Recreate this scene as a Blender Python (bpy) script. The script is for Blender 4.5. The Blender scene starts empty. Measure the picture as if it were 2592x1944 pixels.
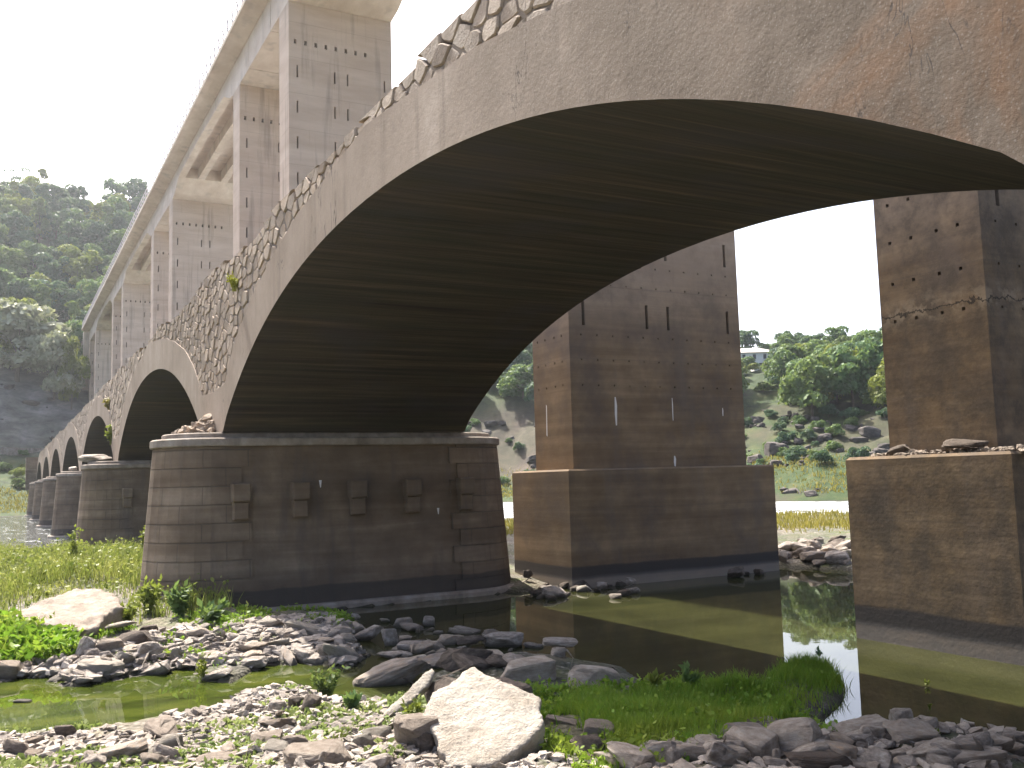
import bpy, bmesh, math, random
import numpy as np
from mathutils import Vector, Matrix, noise as mnoise
R = math.radians
rnd = random.Random(7)
SC = bpy.context.scene
COL = SC.collection

# ------------------------------------------------------------------ helpers
def tag(o, label=None, cat=None, group=None, kind=None):
    if label: o['label'] = label
    if cat: o['category'] = cat
    if group: o['group'] = group
    if kind: o['kind'] = kind
    return o

def empty(name, loc=(0, 0, 0)):
    o = bpy.data.objects.new(name, None); COL.objects.link(o); o.location = loc
    return o

def link(name, me, parent=None, mats=()):
    o = bpy.data.objects.new(name, me); COL.objects.link(o)
    for m in mats: me.materials.append(m)
    if parent is not None:
        o.parent = parent
        if parent.type == 'EMPTY' or True:
            o.matrix_parent_inverse = Matrix.Identity(4)
    return o

class MB:
    """collects polygons, builds ONE mesh object"""
    def __init__(s): s.v = []; s.f = []; s.mi = []
    def add(s, vs, fs, mi=0):
        b = len(s.v); s.v.extend([tuple(p) for p in vs])
        for f in fs: s.f.append([i + b for i in f]); s.mi.append(mi)
    def box(s, x0, x1, y0, y1, z0, z1, mi=0):
        s.add([(x0,y0,z0),(x1,y0,z0),(x1,y1,z0),(x0,y1,z0),(x0,y0,z1),(x1,y0,z1),(x1,y1,z1),(x0,y1,z1)],
              [(0,3,2,1),(4,5,6,7),(0,1,5,4),(1,2,6,5),(2,3,7,6),(3,0,4,7)], mi)
    def loft(s, loops, mi=0, cap=True):
        n = len(loops[0]); vs = [p for l in loops for p in l]; fs = []
        for k in range(len(loops)-1):
            for i in range(n):
                j = (i+1) % n
                fs.append((k*n+i, k*n+j, (k+1)*n+j, (k+1)*n+i))
        if cap:
            fs.append(tuple(reversed(range(n)))); fs.append(tuple(range((len(loops)-1)*n, len(loops)*n)))
        s.add(vs, fs, mi)
    def tube(s, a, b, r, n=6, mi=0, r2=None):
        a = Vector(a); b = Vector(b); d = (b-a).normalized()
        u = d.orthogonal().normalized(); w = d.cross(u); r2 = r if r2 is None else r2
        s.loft([[a+(u*math.cos(t)+w*math.sin(t))*r for t in [2*math.pi*i/n for i in range(n)]],
                [b+(u*math.cos(t)+w*math.sin(t))*r2 for t in [2*math.pi*i/n for i in range(n)]]], mi)
    def build(s, name, mats, parent=None, smooth=False, fix=True):
        me = bpy.data.meshes.new(name); me.from_pydata(s.v, [], s.f)
        if fix:
            bm = bmesh.new(); bm.from_mesh(me)
            bmesh.ops.recalc_face_normals(bm, faces=bm.faces); bm.to_mesh(me); bm.free()
        if not isinstance(mats, (list, tuple)): mats = [mats]
        o = link(name, me, parent, mats)
        me.polygons.foreach_set('material_index', s.mi)
        if smooth: me.polygons.foreach_set('use_smooth', [True]*len(me.polygons))
        return o

def fastmesh(name, verts, quads, smooth=False):
    """verts (n,3), quads (m,k) numpy -> mesh"""
    me = bpy.data.meshes.new(name); n = len(verts); m, k = quads.shape
    me.vertices.add(n); me.vertices.foreach_set('co', np.ascontiguousarray(verts, np.float32).ravel())
    me.loops.add(m*k); me.loops.foreach_set('vertex_index', np.ascontiguousarray(quads, np.int32).ravel())
    me.polygons.add(m); me.polygons.foreach_set('loop_start', np.arange(0, m*k, k, dtype=np.int32))
    me.polygons.foreach_set('loop_total', np.full(m, k, np.int32))
    if smooth: me.polygons.foreach_set('use_smooth', np.ones(m, bool))
    me.update(calc_edges=True); me.validate()
    return me

def hash2(ix, iy, s=0):
    h = (ix.astype(np.int64)*374761393 + iy.astype(np.int64)*668265263 + s*1442695041) & 0x7fffffff
    h = ((h ^ (h >> 13))*1274126177) & 0x7fffffff
    return ((h ^ (h >> 16)) & 0xffff)/65535.0
def vnoise(x, y, s=0):
    x = np.asarray(x, float); y = np.asarray(y, float)
    ix = np.floor(x); iy = np.floor(y); fx = x-ix; fy = y-iy
    fx = fx*fx*(3-2*fx); fy = fy*fy*(3-2*fy)
    a = hash2(ix, iy, s); b = hash2(ix+1, iy, s); c = hash2(ix, iy+1, s); d = hash2(ix+1, iy+1, s)
    return (a*(1-fx)+b*fx)*(1-fy)+(c*(1-fx)+d*fx)*fy
def fbm(x, y, s=0, o=4):
    t = 0; a = .5; 
    for k in range(o): t = t+a*vnoise(x*2**k, y*2**k, s+k*17); a *= .5
    return t

# ------------------------------------------------------------------ node helpers
class NT:
    def __init__(s, name):
        s.m = bpy.data.materials.new(name); s.m.use_nodes = True; s.t = s.m.node_tree
        s.b = s.t.nodes['Principled BSDF']; s.out = s.t.nodes['Material Output']
        s.b.inputs['Roughness'].default_value = .9
        s.b.inputs['Specular IOR Level'].default_value = .25
    def n(s, t): return s.t.nodes.new(t)
    def l(s, a, b): s.t.links.new(a, b)
    def put(s, sock, v):
        if hasattr(v, 'is_output') or isinstance(v, bpy.types.NodeSocket): s.l(v, sock)
        else:
            if isinstance(v, (tuple, list)) and len(v) == 3 and sock.type == 'RGBA': v = (*v, 1)
            sock.default_value = v
    def pos(s): return s.n('ShaderNodeNewGeometry').outputs['Position']
    def obj(s): return s.n('ShaderNodeTexCoord').outputs['Object']
    def uv(s): return s.n('ShaderNodeTexCoord').outputs['UV']
    def rand(s): return s.n('ShaderNodeObjectInfo').outputs['Random']
    def sep(s, v):
        q = s.n('ShaderNodeSeparateXYZ'); s.l(v, q.inputs[0]); return q.outputs
    def sc(s, v, k, off=(0, 0, 0)):
        q = s.n('ShaderNodeMapping'); s.l(v, q.inputs['Vector']); q.inputs['Scale'].default_value = k
        q.inputs['Location'].default_value = off; return q.outputs[0]
    def noise(s, v, scale, detail=4, rough=.55, dist=0):
        q = s.n('ShaderNodeTexNoise'); s.l(v, q.inputs['Vector']); q.inputs['Scale'].default_value = scale
        q.inputs['Detail'].default_value = detail; q.inputs['Roughness'].default_value = rough
        q.inputs['Distortion'].default_value = dist; return q.outputs['Fac']
    def vor(s, v, scale, feat='F1', out='Distance', rand=1):
        q = s.n('ShaderNodeTexVoronoi'); q.feature = feat; s.l(v, q.inputs['Vector'])
        q.inputs['Scale'].default_value = scale; q.inputs['Randomness'].default_value = rand; return q.outputs[out]
    def ramp(s, f, stops):
        q = s.n('ShaderNodeValToRGB'); s.l(f, q.inputs[0]); e = q.color_ramp.elements
        while len(e) < len(stops): e.new(.5)
        for i, (p, c) in enumerate(stops):
            e[i].position = p; e[i].color = (c, c, c, 1) if isinstance(c, (int, float)) else (*c, 1)
        return q.outputs[0]
    def rng(s, v, a, b, c=0., d=1.):
        q = s.n('ShaderNodeMapRange'); s.l(v, q.inputs[0]); 
        for i, k in enumerate((a, b, c, d)): q.inputs[i+1].default_value = k
        return q.outputs[0]
    def mix(s, f, a, b, bt='MIX'):
        q = s.n('ShaderNodeMix'); q.data_type = 'RGBA'; q.blend_type = bt
        s.put(q.inputs[0], f); s.put(q.inputs[6], a); s.put(q.inputs[7], b); return q.outputs[2]
    def math(s, op, a, b=0.):
        q = s.n('ShaderNodeMath'); q.operation = op; s.put(q.inputs[0], a); s.put(q.inputs[1], b)
        return q.outputs[0]
    def bump(s, h, st=.5, d=.05):
        q = s.n('ShaderNodeBump'); s.l(h, q.inputs['Height']); q.inputs['Strength'].default_value = st
        q.inputs['Distance'].default_value = d; s.l(q.outputs[0], s.b.inputs['Normal']); return q
    def col(s, c): s.put(s.b.inputs['Base Color'], c)

# ------------------------------------------------------------------ materials
def m_old_concrete():
    t = NT('weathered_concrete'); p = t.pos(); x, y, z = t.sep(p)
    big = t.noise(p, .55, 5, .6); fine = t.noise(p, 9, 6, .7); peb = t.vor(p, 16)
    c = t.ramp(big, [(.3, (.20, .152, .112)), (.55, (.29, .23, .18)), (.75, (.36, .295, .24))])
    c = t.mix(t.rng(fine, .42, .72, 0, .35), c, (.20, .16, .13), 'MIX')
    # vertical run-off streaks
    st = t.noise(t.sc(p, (2.2, 2.2, .16)), 1.6, 4, .6)
    c = t.mix(t.rng(st, .56, .72, 0, .5), c, (.14, .108, .082))
    # rust coloured stain towards the far haunch of the big arch
    rs = t.noise(t.sc(p, (.9, .9, .9)), .9, 5, .65, .6)
    dk = t.math('MULTIPLY', t.rng(x, -10.5, -4.5, 0, .95), t.rng(t.noise(p, 1.3, 4, .6), .28, .6, .35, 1))
    c = t.mix(dk, c, (.115, .086, .062))
    rm = t.math('MULTIPLY', t.rng(x, -5.6, -3.6), t.rng(rs, .48, .66, 0, .6))
    c = t.mix(rm, c, (.25, .115, .045))
    sp = t.vor(p, 34); c = t.mix(t.rng(sp, .12, .3, .22, 0), c, (.48, .43, .38))
    t.col(c)
    h = t.math('ADD', t.math('MULTIPLY', peb, .25), t.math('MULTIPLY', t.noise(p, 34, 6, .75), .9))
    h = t.math('ADD', h, t.math('MULTIPLY', t.noise(p, 2.6, 5, .62), 1.7))
    ck = t.noise(t.sc(p, (1.4, 1.4, .35)), 1.5, 4, .7, .8); cm = t.math('MULTIPLY', t.rng(t.math('ABSOLUTE', t.math('SUBTRACT', ck, .5)), .010, .003), t.rng(t.noise(p, .8, 2), .55, .62)); t.col(t.mix(t.math('MULTIPLY', cm, .8), c, (.05, .04, .035)))
    st_ = t.n('ShaderNodeBump'); t.l(h, st_.inputs['Height']); t.put(st_.inputs['Strength'], t.rng(x, -14, -4.5, .12, .42)); st_.inputs['Distance'].default_value = .04
    t.l(st_.outputs[0], t.b.inputs['Normal']); return t.m

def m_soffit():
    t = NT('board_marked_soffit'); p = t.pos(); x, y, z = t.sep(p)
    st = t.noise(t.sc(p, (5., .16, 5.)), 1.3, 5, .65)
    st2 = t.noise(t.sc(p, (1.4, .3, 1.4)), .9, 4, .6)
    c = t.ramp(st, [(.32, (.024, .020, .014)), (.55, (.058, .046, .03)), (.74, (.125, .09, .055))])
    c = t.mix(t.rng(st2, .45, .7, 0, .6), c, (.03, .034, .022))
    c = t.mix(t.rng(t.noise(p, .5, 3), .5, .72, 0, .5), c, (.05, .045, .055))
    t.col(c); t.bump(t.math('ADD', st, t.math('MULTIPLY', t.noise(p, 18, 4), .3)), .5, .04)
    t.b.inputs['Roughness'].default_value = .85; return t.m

def bands(t, p, z):
    """water-stain tide lines: horizontal bands with a shape of their own"""
    k = t.noise(t.sc(p, (.12, .12, 1.9)), 1.3, 5, .6, .4)
    return t.math('ADD', t.math('MULTIPLY', k, .6), t.math('MULTIPLY', t.noise(p, 1.1, 6, .66), .4))

def m_pier_stone(uvjoint=True):
    t = NT('water_stained_granite'); p = t.pos(); x, y, z = t.sep(p)
    bd = bands(t, p, z)
    c = t.ramp(bd, [(.36, (.135, .096, .064)), (.5, (.20, .147, .101)), (.64, (.285, .22, .16))])
    c = t.mix(t.rng(t.noise(p, .8, 5, .6), .42, .7, 0, .7), c, (.10, .075, .055))
    st = t.noise(t.sc(p, (1.6, 1.6, .22)), 1.4, 4, .6); c = t.mix(t.rng(st, .56, .7, 0, .5), c, (.105, .088, .078))
    zz = t.math('ADD', z, t.math('MULTIPLY', t.math('SUBTRACT', t.noise(p, 1.2, 3), .5), .12))
    wet = t.ramp(t.rng(zz, 0, 1.2), [(.0, 1.), (.46, 1.), (.5, .25), (.9, 0.)])
    c = t.mix(t.math('MULTIPLY', wet, .8), c, (.052, .047, .045))
    h = t.math('MULTIPLY', t.noise(p, 14, 5, .65), .7)
    if uvjoint:
        q = t.n('ShaderNodeTexBrick'); t.l(t.uv(), q.inputs['Vector']); q.inputs['Scale'].default_value = 1
        q.inputs['Brick Width'].default_value = 1.05; q.inputs['Row Height'].default_value = .43
        q.inputs['Mortar Size'].default_value = .012; q.inputs['Mortar Smooth'].default_value = .4
        q.offset_frequency = 2
        c = t.mix(t.math('MULTIPLY', q.outputs['Fac'], .6), c, (.09, .075, .065))
        h = t.math('SUBTRACT', h, t.math('MULTIPLY', q.outputs['Fac'], 1.2))
    t.col(c); t.bump(h, .6, .03); return t.m

def m_cap():
    t = NT('cap_stone'); p = t.pos()
    c = t.ramp(t.noise(p, 2.2, 5, .6), [(.35, (.21, .17, .14)), (.6, (.33, .285, .24)), (.8, (.42, .38, .33))])
    st = t.noise(t.sc(p, (1.6, 1.6, .5)), 1.7, 4); c = t.mix(t.rng(st, .52, .7, 0, .5), c, (.12, .105, .095))
    t.col(c); t.bump(t.noise(p, 16, 5, .65), .5, .03); return t.m

def m_new_concrete():
    t = NT('board_cast_concrete'); p = t.pos(); x, y, z = t.sep(p)
    bd = t.math('ADD', t.math('MULTIPLY', t.noise(t.sc(p, (.09, .09, 2.2)), 1.3, 6, .65, .3), .62), t.math('MULTIPLY', t.noise(p, 1.3, 6, .68), .38))
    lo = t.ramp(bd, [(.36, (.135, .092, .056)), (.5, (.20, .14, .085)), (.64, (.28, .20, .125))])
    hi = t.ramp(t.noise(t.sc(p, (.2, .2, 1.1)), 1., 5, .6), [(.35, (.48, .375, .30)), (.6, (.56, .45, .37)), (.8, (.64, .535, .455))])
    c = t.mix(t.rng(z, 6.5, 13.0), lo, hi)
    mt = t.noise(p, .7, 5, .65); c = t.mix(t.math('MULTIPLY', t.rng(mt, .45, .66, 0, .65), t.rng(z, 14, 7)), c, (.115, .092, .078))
    st = t.noise(t.sc(p, (1.3, 1.3, .1)), 1.3, 4, .6); c = t.mix(t.rng(st, .54, .7, 0, .4), c, (.15, .125, .105))
    # thin horizontal lift joints every 0.71 m
    fr = t.math('FRACT', t.math('DIVIDE', t.math('ADD', z, .04), 2.13))
    ln = t.math('LESS_THAN', fr, .014); c = t.mix(t.math('MULTIPLY', ln, .2), c, (.10, .085, .075))
    mo = t.math('MULTIPLY', t.rng(x, -13.5, -12.5), t.rng(t.noise(p, 2.1, 6, .72), .40, .62, 0, .62)); c = t.mix(mo, c, (.062, .054, .044))
    # ragged construction joint with broken pale render on the nearest pier
    cz = t.math('ADD', t.math('SUBTRACT', z, 5.74), t.math('MULTIPLY', t.math('SUBTRACT', t.noise(p, 2.6, 5, .7), .5), .5)); nx = t.rng(x, -13.5, -13)
    c = t.mix(t.math('MULTIPLY', nx, t.math('MULTIPLY', t.rng(t.math('ABSOLUTE', cz), .28, .04), t.rng(t.noise(p, 3.3, 4, .65), .5, .58, 0, .7))), c, (.30, .235, .165))
    c = t.mix(t.math('MULTIPLY', nx, t.rng(t.math('ABSOLUTE', cz), .022, .010, 0, .85)), c, (.03, .026, .022))
    zz = t.math('ADD', z, t.math('MULTIPLY', t.math('SUBTRACT', t.noise(p, .8, 3), .5), .1))
    wet = t.ramp(t.rng(zz, 0, 1.4), [(.0, 0), (.15, .05), (.19, .95), (.40, .9), (.44, .1), (.9, 0.)])
    c = t.mix(wet, c, (.05, .046, .046))
    pale = t.ramp(t.rng(zz, 0, 1.4), [(.0, .9), (.15, .75), (.24, 0), (1, 0)])
    c = t.mix(t.math('MULTIPLY', pale, .7), c, (.26, .235, .215))
    t.col(c); t.bump(t.math('ADD', t.math('MULTIPLY', t.noise(t.sc(p, (.4, .4, 6)), 2, 4), .4), t.math('MULTIPLY', t.noise(p, 13, 5, .65), .9)), .28, .02)
    return t.m

def m_deck():
    t = NT('sun_bleached_concrete'); p = t.pos()
    c = t.ramp(t.noise(t.sc(p, (.6, 1, 1)), .8, 5, .6), [(.3, (.52, .425, .355)), (.6, (.63, .54, .47)), (.8, (.71, .63, .56))])
    st = t.noise(t.sc(p, (.9, .9, .25)), 1.1, 4); c = t.mix(t.rng(st, .55, .72, 0, .4), c, (.27, .245, .225))
    t.col(c); t.bump(t.noise(p, 8, 4), .3, .02); return t.m

def m_flat(name, c, rough=.8, metal=0):
    t = NT(name); p = t.obj(); 
    t.col(t.mix(t.rng(t.noise(p, 3, 4), .3, .7, 0, .35), c, tuple(k*.7 for k in c)))
    t.b.inputs['Roughness'].default_value = rough; t.b.inputs['Metallic'].default_value = metal; return t.m

def m_rock(name, lo, mid, hi, sc=1., bump=.7, vary=.55):
    t = NT(name); p = t.obj(); r = t.rand(); q = t.n('ShaderNodeVectorMath'); t.l(p, q.inputs[0])
    cb = t.n('ShaderNodeCombineXYZ'); t.put(cb.inputs[0], t.math('MULTIPLY', r, 37.)); t.put(cb.inputs[1], t.math('MULTIPLY', r, 91.))
    t.l(cb.outputs[0], q.inputs[1]); p = q.outputs[0]
    c = t.ramp(t.noise(p, 2.2*sc, 6, .65), [(.32, lo), (.5, mid), (.7, hi)])
    c = t.mix(t.rng(t.noise(t.sc(p, (1, 1, 5)), 3*sc, 5, .6), .5, .7, 0, .45), c, lo)
    c = t.mix(t.rng(t.vor(p, 11*sc), .05, .28, .35, 0), c, tuple(k*.45 for k in lo))
    c = t.mix(t.rng(r, 0, 1, 0, vary), c, tuple(k*.62 for k in mid))
    c = t.mix(t.math('MULTIPLY', t.rng(r, .6, 1, 0, .6), t.rng(t.noise(p, 5*sc, 4), .45, .65)), c, (mid[0]*1.05, mid[1]*.86, mid[2]*.66))
    z = t.sep(t.pos())[2]
    c = t.mix(t.rng(z, .02, .10, .75, 0), c, (.045, .043, .034))
    t.col(c)
    h = t.math('ADD', t.noise(p, 7*sc, 6, .7), t.math('MULTIPLY', t.noise(p, 28*sc, 4, .7), .5))
    t.bump(h, bump, .05); return t.m

def m_leaf(name, c, var=.5, trans=.35, hue=(.10, .09, .01)):
    t = NT(name); r = t.rand(); p = t.pos()
    k = t.noise(p, .9, 3)
    a = t.mix(t.rng(k, .35, .68), tuple(v*(1-var*.55) for v in c), tuple(min(1, v*(1+var*.8)) for v in c))
    a = t.mix(t.rng(r, 0, 1, 0, .55), a, tuple(c[i]*.5+hue[i] for i in range(3)))
    t.col(a); t.b.inputs['Roughness'].default_value = .6
    tr = t.n('ShaderNodeBsdfTranslucent'); t.l(t.mix(.5, a, (.14, .17, .02)), tr.inputs[0])
    mx = t.n('ShaderNodeMixShader'); mx.inputs[0].default_value = trans
    t.l(t.b.outputs[0], mx.inputs[1]); t.l(tr.outputs[0], mx.inputs[2]); t.l(mx.outputs[0], t.out.inputs[0]); return t.m

def m_grass(name, c1, c2, c3):
    t = NT(name); p = t.pos()
    a = t.ramp(t.noise(p, 1.1, 4, .6), [(.3, c1), (.5, c2), (.7, c3)])
    at = t.n('ShaderNodeAttribute'); at.attribute_name = 'shade'
    a = t.mix(t.rng(at.outputs['Fac'], 0, 1, 0, .75), a, c3)
    t.col(a); t.b.inputs['Roughness'].default_value = .55
    tr = t.n('ShaderNodeBsdfTranslucent'); t.l(a, tr.inputs[0])
    mx = t.n('ShaderNodeMixShader'); mx.inputs[0].default_value = .4
    t.l(t.b.outputs[0], mx.inputs[1]); t.l(tr.outputs[0], mx.inputs[2]); t.l(mx.outputs[0], t.out.inputs[0]); return t.m

def m_ground():
    t = NT('river_bank_ground'); p = t.pos(); x, y, z = t.sep(p)
    g = t.n('ShaderNodeAttribute'); g.attribute_name = 'green'; gf = g.outputs['Fac']
    k = t.n('ShaderNodeAttribute'); k.attribute_name = 'rocky'; kf = k.outputs['Fac']
    peb = t.vor(p, 13, 'F1', 'Color'); pd = t.vor(p, 13)
    grav = t.ramp(t.sep(peb)[0], [(.1, (.11, .098, .082)), (.5, (.21, .19, .165)), (.9, (.36, .335, .30))])
    grav = t.mix(t.rng(pd, .25, .6, 0, .8), grav, (.06, .054, .042))
    soil = t.ramp(t.noise(p, 2.5, 5, .6), [(.35, (.085, .072, .05)), (.6, (.17, .145, .105)), (.8, (.25, .22, .17))])
    c = t.mix(t.rng(t.noise(p, .9, 4), .4, .62), grav, soil)
    c = t.mix(t.rng(t.noise(p, 1.7, 5, .6), .5, .66, 0, .8), c, (.085, .105, .035))
    gr = t.ramp(t.noise(p, .35, 6, .72), [(.34, (.009, .020, .005)), (.5, (.026, .050, .010)), (.68, (.060, .062, .017))])
    gr = t.mix(t.rng(z, 16, 24, 0, .75), gr, (.02, .034, .012))
    c = t.mix(gf, c, gr)
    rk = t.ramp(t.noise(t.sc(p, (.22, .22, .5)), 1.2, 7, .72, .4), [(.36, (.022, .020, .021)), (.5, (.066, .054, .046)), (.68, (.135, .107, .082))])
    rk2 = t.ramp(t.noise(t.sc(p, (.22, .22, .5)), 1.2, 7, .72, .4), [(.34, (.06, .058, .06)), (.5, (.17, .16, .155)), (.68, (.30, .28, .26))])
    rk = t.mix(t.rng(y, 22, 45), rk2, t.mix(.5, rk, (.05, .036, .022)))  # grey slate left, brown earth right; colour also offsets left shade, right sun
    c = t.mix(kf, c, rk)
    c = t.mix(t.rng(z, .03, .13, .85, 0), c, (.035, .032, .022))
    t.col(c); h = t.math('ADD', t.math('MULTIPLY', pd, -.8), t.noise(p, 6, 5, .65)); t.bump(h, .8, .06); return t.m

def m_water():
    t = NT('murky_river_water'); p = t.pos(); x, y, z = t.sep(p)
    n1 = t.noise(p, .8, 4, .6)
    deep = t.ramp(n1, [(.35, (.024, .026, .009)), (.65, (.042, .044, .015))])
    alg = t.ramp(t.noise(t.sc(p, (1.8, .8, 1)), 1.2, 6, .62), [(.3, (.016, .02, .005)), (.48, (.036, .05, .008)), (.66, (.066, .078, .013)), (.8, (.11, .10, .035))])
    ma = t.math('MULTIPLY', t.rng(x, -11.9, -13.0), t.math('MULTIPLY', t.rng(x, -19, -17.8), t.rng(y, 5.3, 4.2)))
    c = t.mix(ma, deep, alg)
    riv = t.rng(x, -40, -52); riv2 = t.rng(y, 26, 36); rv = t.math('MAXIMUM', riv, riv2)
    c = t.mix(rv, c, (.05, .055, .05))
    glint = t.noise(t.sc(p, (.55, .18, 1)), 1.4, 6, .7, .5); glint2 = t.math('MULTIPLY', rv, t.math('MAXIMUM', t.math('MULTIPLY', riv2, t.rng(glint, .44, .54, 0, .9)), t.rng(t.noise(t.sc(p, (.35, 1.1, 1)), 1.1, 6, .75, .3), .57, .62, 0, .7))); c = t.mix(glint2, c, (.78, .82, .84))  # riffles with their sky glitter painted in as pale streaks
    t.col(c); t.put(t.b.inputs['Roughness'], t.math('ADD', t.math('MULTIPLY', rv, .07), t.math('ADD', t.math('MULTIPLY', riv2, .18), .015))); t.b.inputs['IOR'].default_value = 1.333
    t.b.inputs['Specular IOR Level'].default_value = .5
    w1 = t.noise(t.sc(p, (1, 1, 1)), 2.2, 3, .5); w2 = t.noise(t.sc(p, (1.3, .6, 1)), 1.6, 4, .62)
    h = t.math('ADD', t.math('MULTIPLY', w1, .0016), t.math('MULTIPLY', t.math('MULTIPLY', w2, rv), t.math('ADD', t.math('MULTIPLY', riv2, .5), .3)))
    t.bump(h, 1., .35); return t.m

M = dict(
 ring=m_old_concrete(), soffit=m_soffit(), pier=m_pier_stone(), cap=m_cap(), corbel=m_pier_stone(False),
 newc=m_new_concrete(), deck=m_deck(), rail=m_flat('galvanised_rail', (.35, .36, .38), .5, .3),
 dark=m_flat('recess_shade_dark_roof', (.02, .018, .018)),
 rubble=m_rock('rubble_stone', (.25, .20, .155), (.37, .30, .238), (.47, .395, .325), .7),
 mortar=m_flat('crumbling_mortar', (.17, .136, .106)),
 slate=m_rock('grey_slate_rock', (.15, .127, .108), (.34, .295, .255), (.56, .51, .46)),
 pale=m_rock('pale_limestone_rock', (.31, .265, .215), (.48, .43, .37), (.58, .54, .475), 1.1, 1.2, .12),
 brown=m_rock('brown_wet_rock', (.06, .048, .04), (.125, .10, .082), (.22, .185, .155)),
 grey=m_rock('pale_grey_rock', (.235, .19, .15), (.44, .372, .305), (.60, .54, .47)),
 outcrop=m_rock('dark_outcrop', (.04, .036, .036), (.085, .076, .07), (.16, .14, .125), .5),
 sand=m_rock('sandy_crust', (.21, .17, .137), (.32, .265, .218), (.41, .355, .30), 1.6, .9, .2),
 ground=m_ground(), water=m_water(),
 leafA=m_leaf('foliage_green', (.095, .185, .075), .5, .45), leafB=m_leaf('foliage_dark', (.052, .125, .078), .5, .42, (.03, .045, .015)),
 leafC=m_leaf('foliage_yellow_green', (.17, .215, .045), .5, .45), leafD=m_leaf('foliage_silver', (.34, .36, .26), .3),
 bark=m_flat('bark', (.10, .08, .06)),
 grassA=m_grass('meadow_grass_blades', (.07, .12, .018), (.15, .20, .03), (.29, .30, .085)),
 grassB=m_grass('bank_grass_blades', (.09, .19, .018), (.15, .29, .026), (.27, .34, .045)),
 grassC=m_grass('far_grass_blades', (.10, .115, .02), (.19, .18, .03), (.28, .24, .06)),
 herb=m_grass('low_herbs', (.08, .14, .03), (.16, .22, .05), (.27, .31, .11)),
 white=m_flat('white_render', (.78, .76, .72)), roof=m_flat('pale_roof', (.42, .38, .36)), glass=m_flat('window_dark', (.04, .045, .05), .3),
 dropping=m_flat('white_streak', (.75, .73, .70)), moss=m_leaf('yellow_moss', (.42, .44, .07), .4, .2), dry=m_leaf('dry_plant', (.30, .25, .10), .4, .3),
)

CAMAX = [(0.4729982, 0.8806344, -0.0274892), (0.1009023, -0.0231482, 0.994627), (-0.8752665, 0.4732305, 0.0998071)]
CAMF = 2043.36
EXPO = 1.62
HAZE = .0002
# ------------------------------------------------------------------ camera, light
def setup():
    cam = bpy.data.cameras.new('camera'); co = bpy.data.objects.new('camera', cam); COL.objects.link(co)
    r, u, f = CAMAX
    m = Matrix(((r[0], u[0], -f[0], 0), (r[1], u[1], -f[1], 0), (r[2], u[2], -f[2], 3.0), (0, 0, 0, 1)))
    co.matrix_world = m; cam.sensor_width = 36; cam.lens = 36*CAMF/2212; cam.clip_end = 6000; cam.clip_start = .1
    SC.camera = co
    w = bpy.data.worlds.new('World'); SC.world = w; w.use_nodes = True; nt = w.node_tree
    sky = nt.nodes.new('ShaderNodeTexSky'); sky.sky_type = 'NISHITA'; sky.sun_disc = False
    el = R(52); az = R(3)                         # sun stands ahead, along the bridge axis
    d = Vector((-math.cos(az)*math.cos(el), -math.sin(az)*math.cos(el), math.sin(el)))
    sky.sun_elevation = el; sky.sun_rotation = math.atan2(d.x, d.y); sky.dust_density = 5.0; sky.air_density = .7; sky.ozone_density = .4
    nt.links.new(sky.outputs[0], nt.nodes['Background'].inputs[0]); nt.nodes['Background'].inputs[1].default_value = .15
    L = bpy.data.lights.new('sun', 'SUN'); L.energy = 4.6; L.angle = R(.55); L.color = (1, .94, .84)
    lo = bpy.data.objects.new('sun', L); COL.objects.link(lo); lo.rotation_euler = d.to_track_quat('Z', 'Y').to_euler()
    SC.view_settings.view_transform = 'Standard'; SC.view_settings.look = 'None'; SC.view_settings.exposure = EXPO
    SC.view_settings.gamma = 1
setup()

# ------------------------------------------------------------------ old arch bridge
YF, YB = 4.61, 10.95
CEN = [32.4, 9.8, -12.83, -35.85, -58.15, -80.45, -102.75, -125.05, -147.35]
HS = 10.2
PIERX = [21.1, -1.4] + [(CEN[i]+CEN[i+1])/2 for i in range(2, 8)] + [-158.5]
def zi(d): return 7.13-.0203*d*d-5.8e-5*d**4
EXT = [(0, 8.25), (1.95, 8.05), (3.7, 7.87), (5.5, 7.5), (7.4, 6.98), (8.85, 6.33), (9.75, 5.72), (10.05, 5.42)]
def ze(d): return float(np.interp(abs(d), [a for a, _ in EXT], [b for _, b in EXT]))

oldb = empty('stone_arch_bridge', (-60, 7.8, 0))
tag(oldb, 'low ruined grey stone arch bridge with rubble spandrels and round-nosed piers', 'bridge')
INV = Matrix.Translation((60, -7.8, 0))
def oldpart(o): o.matrix_parent_inverse = INV; return o

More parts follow.
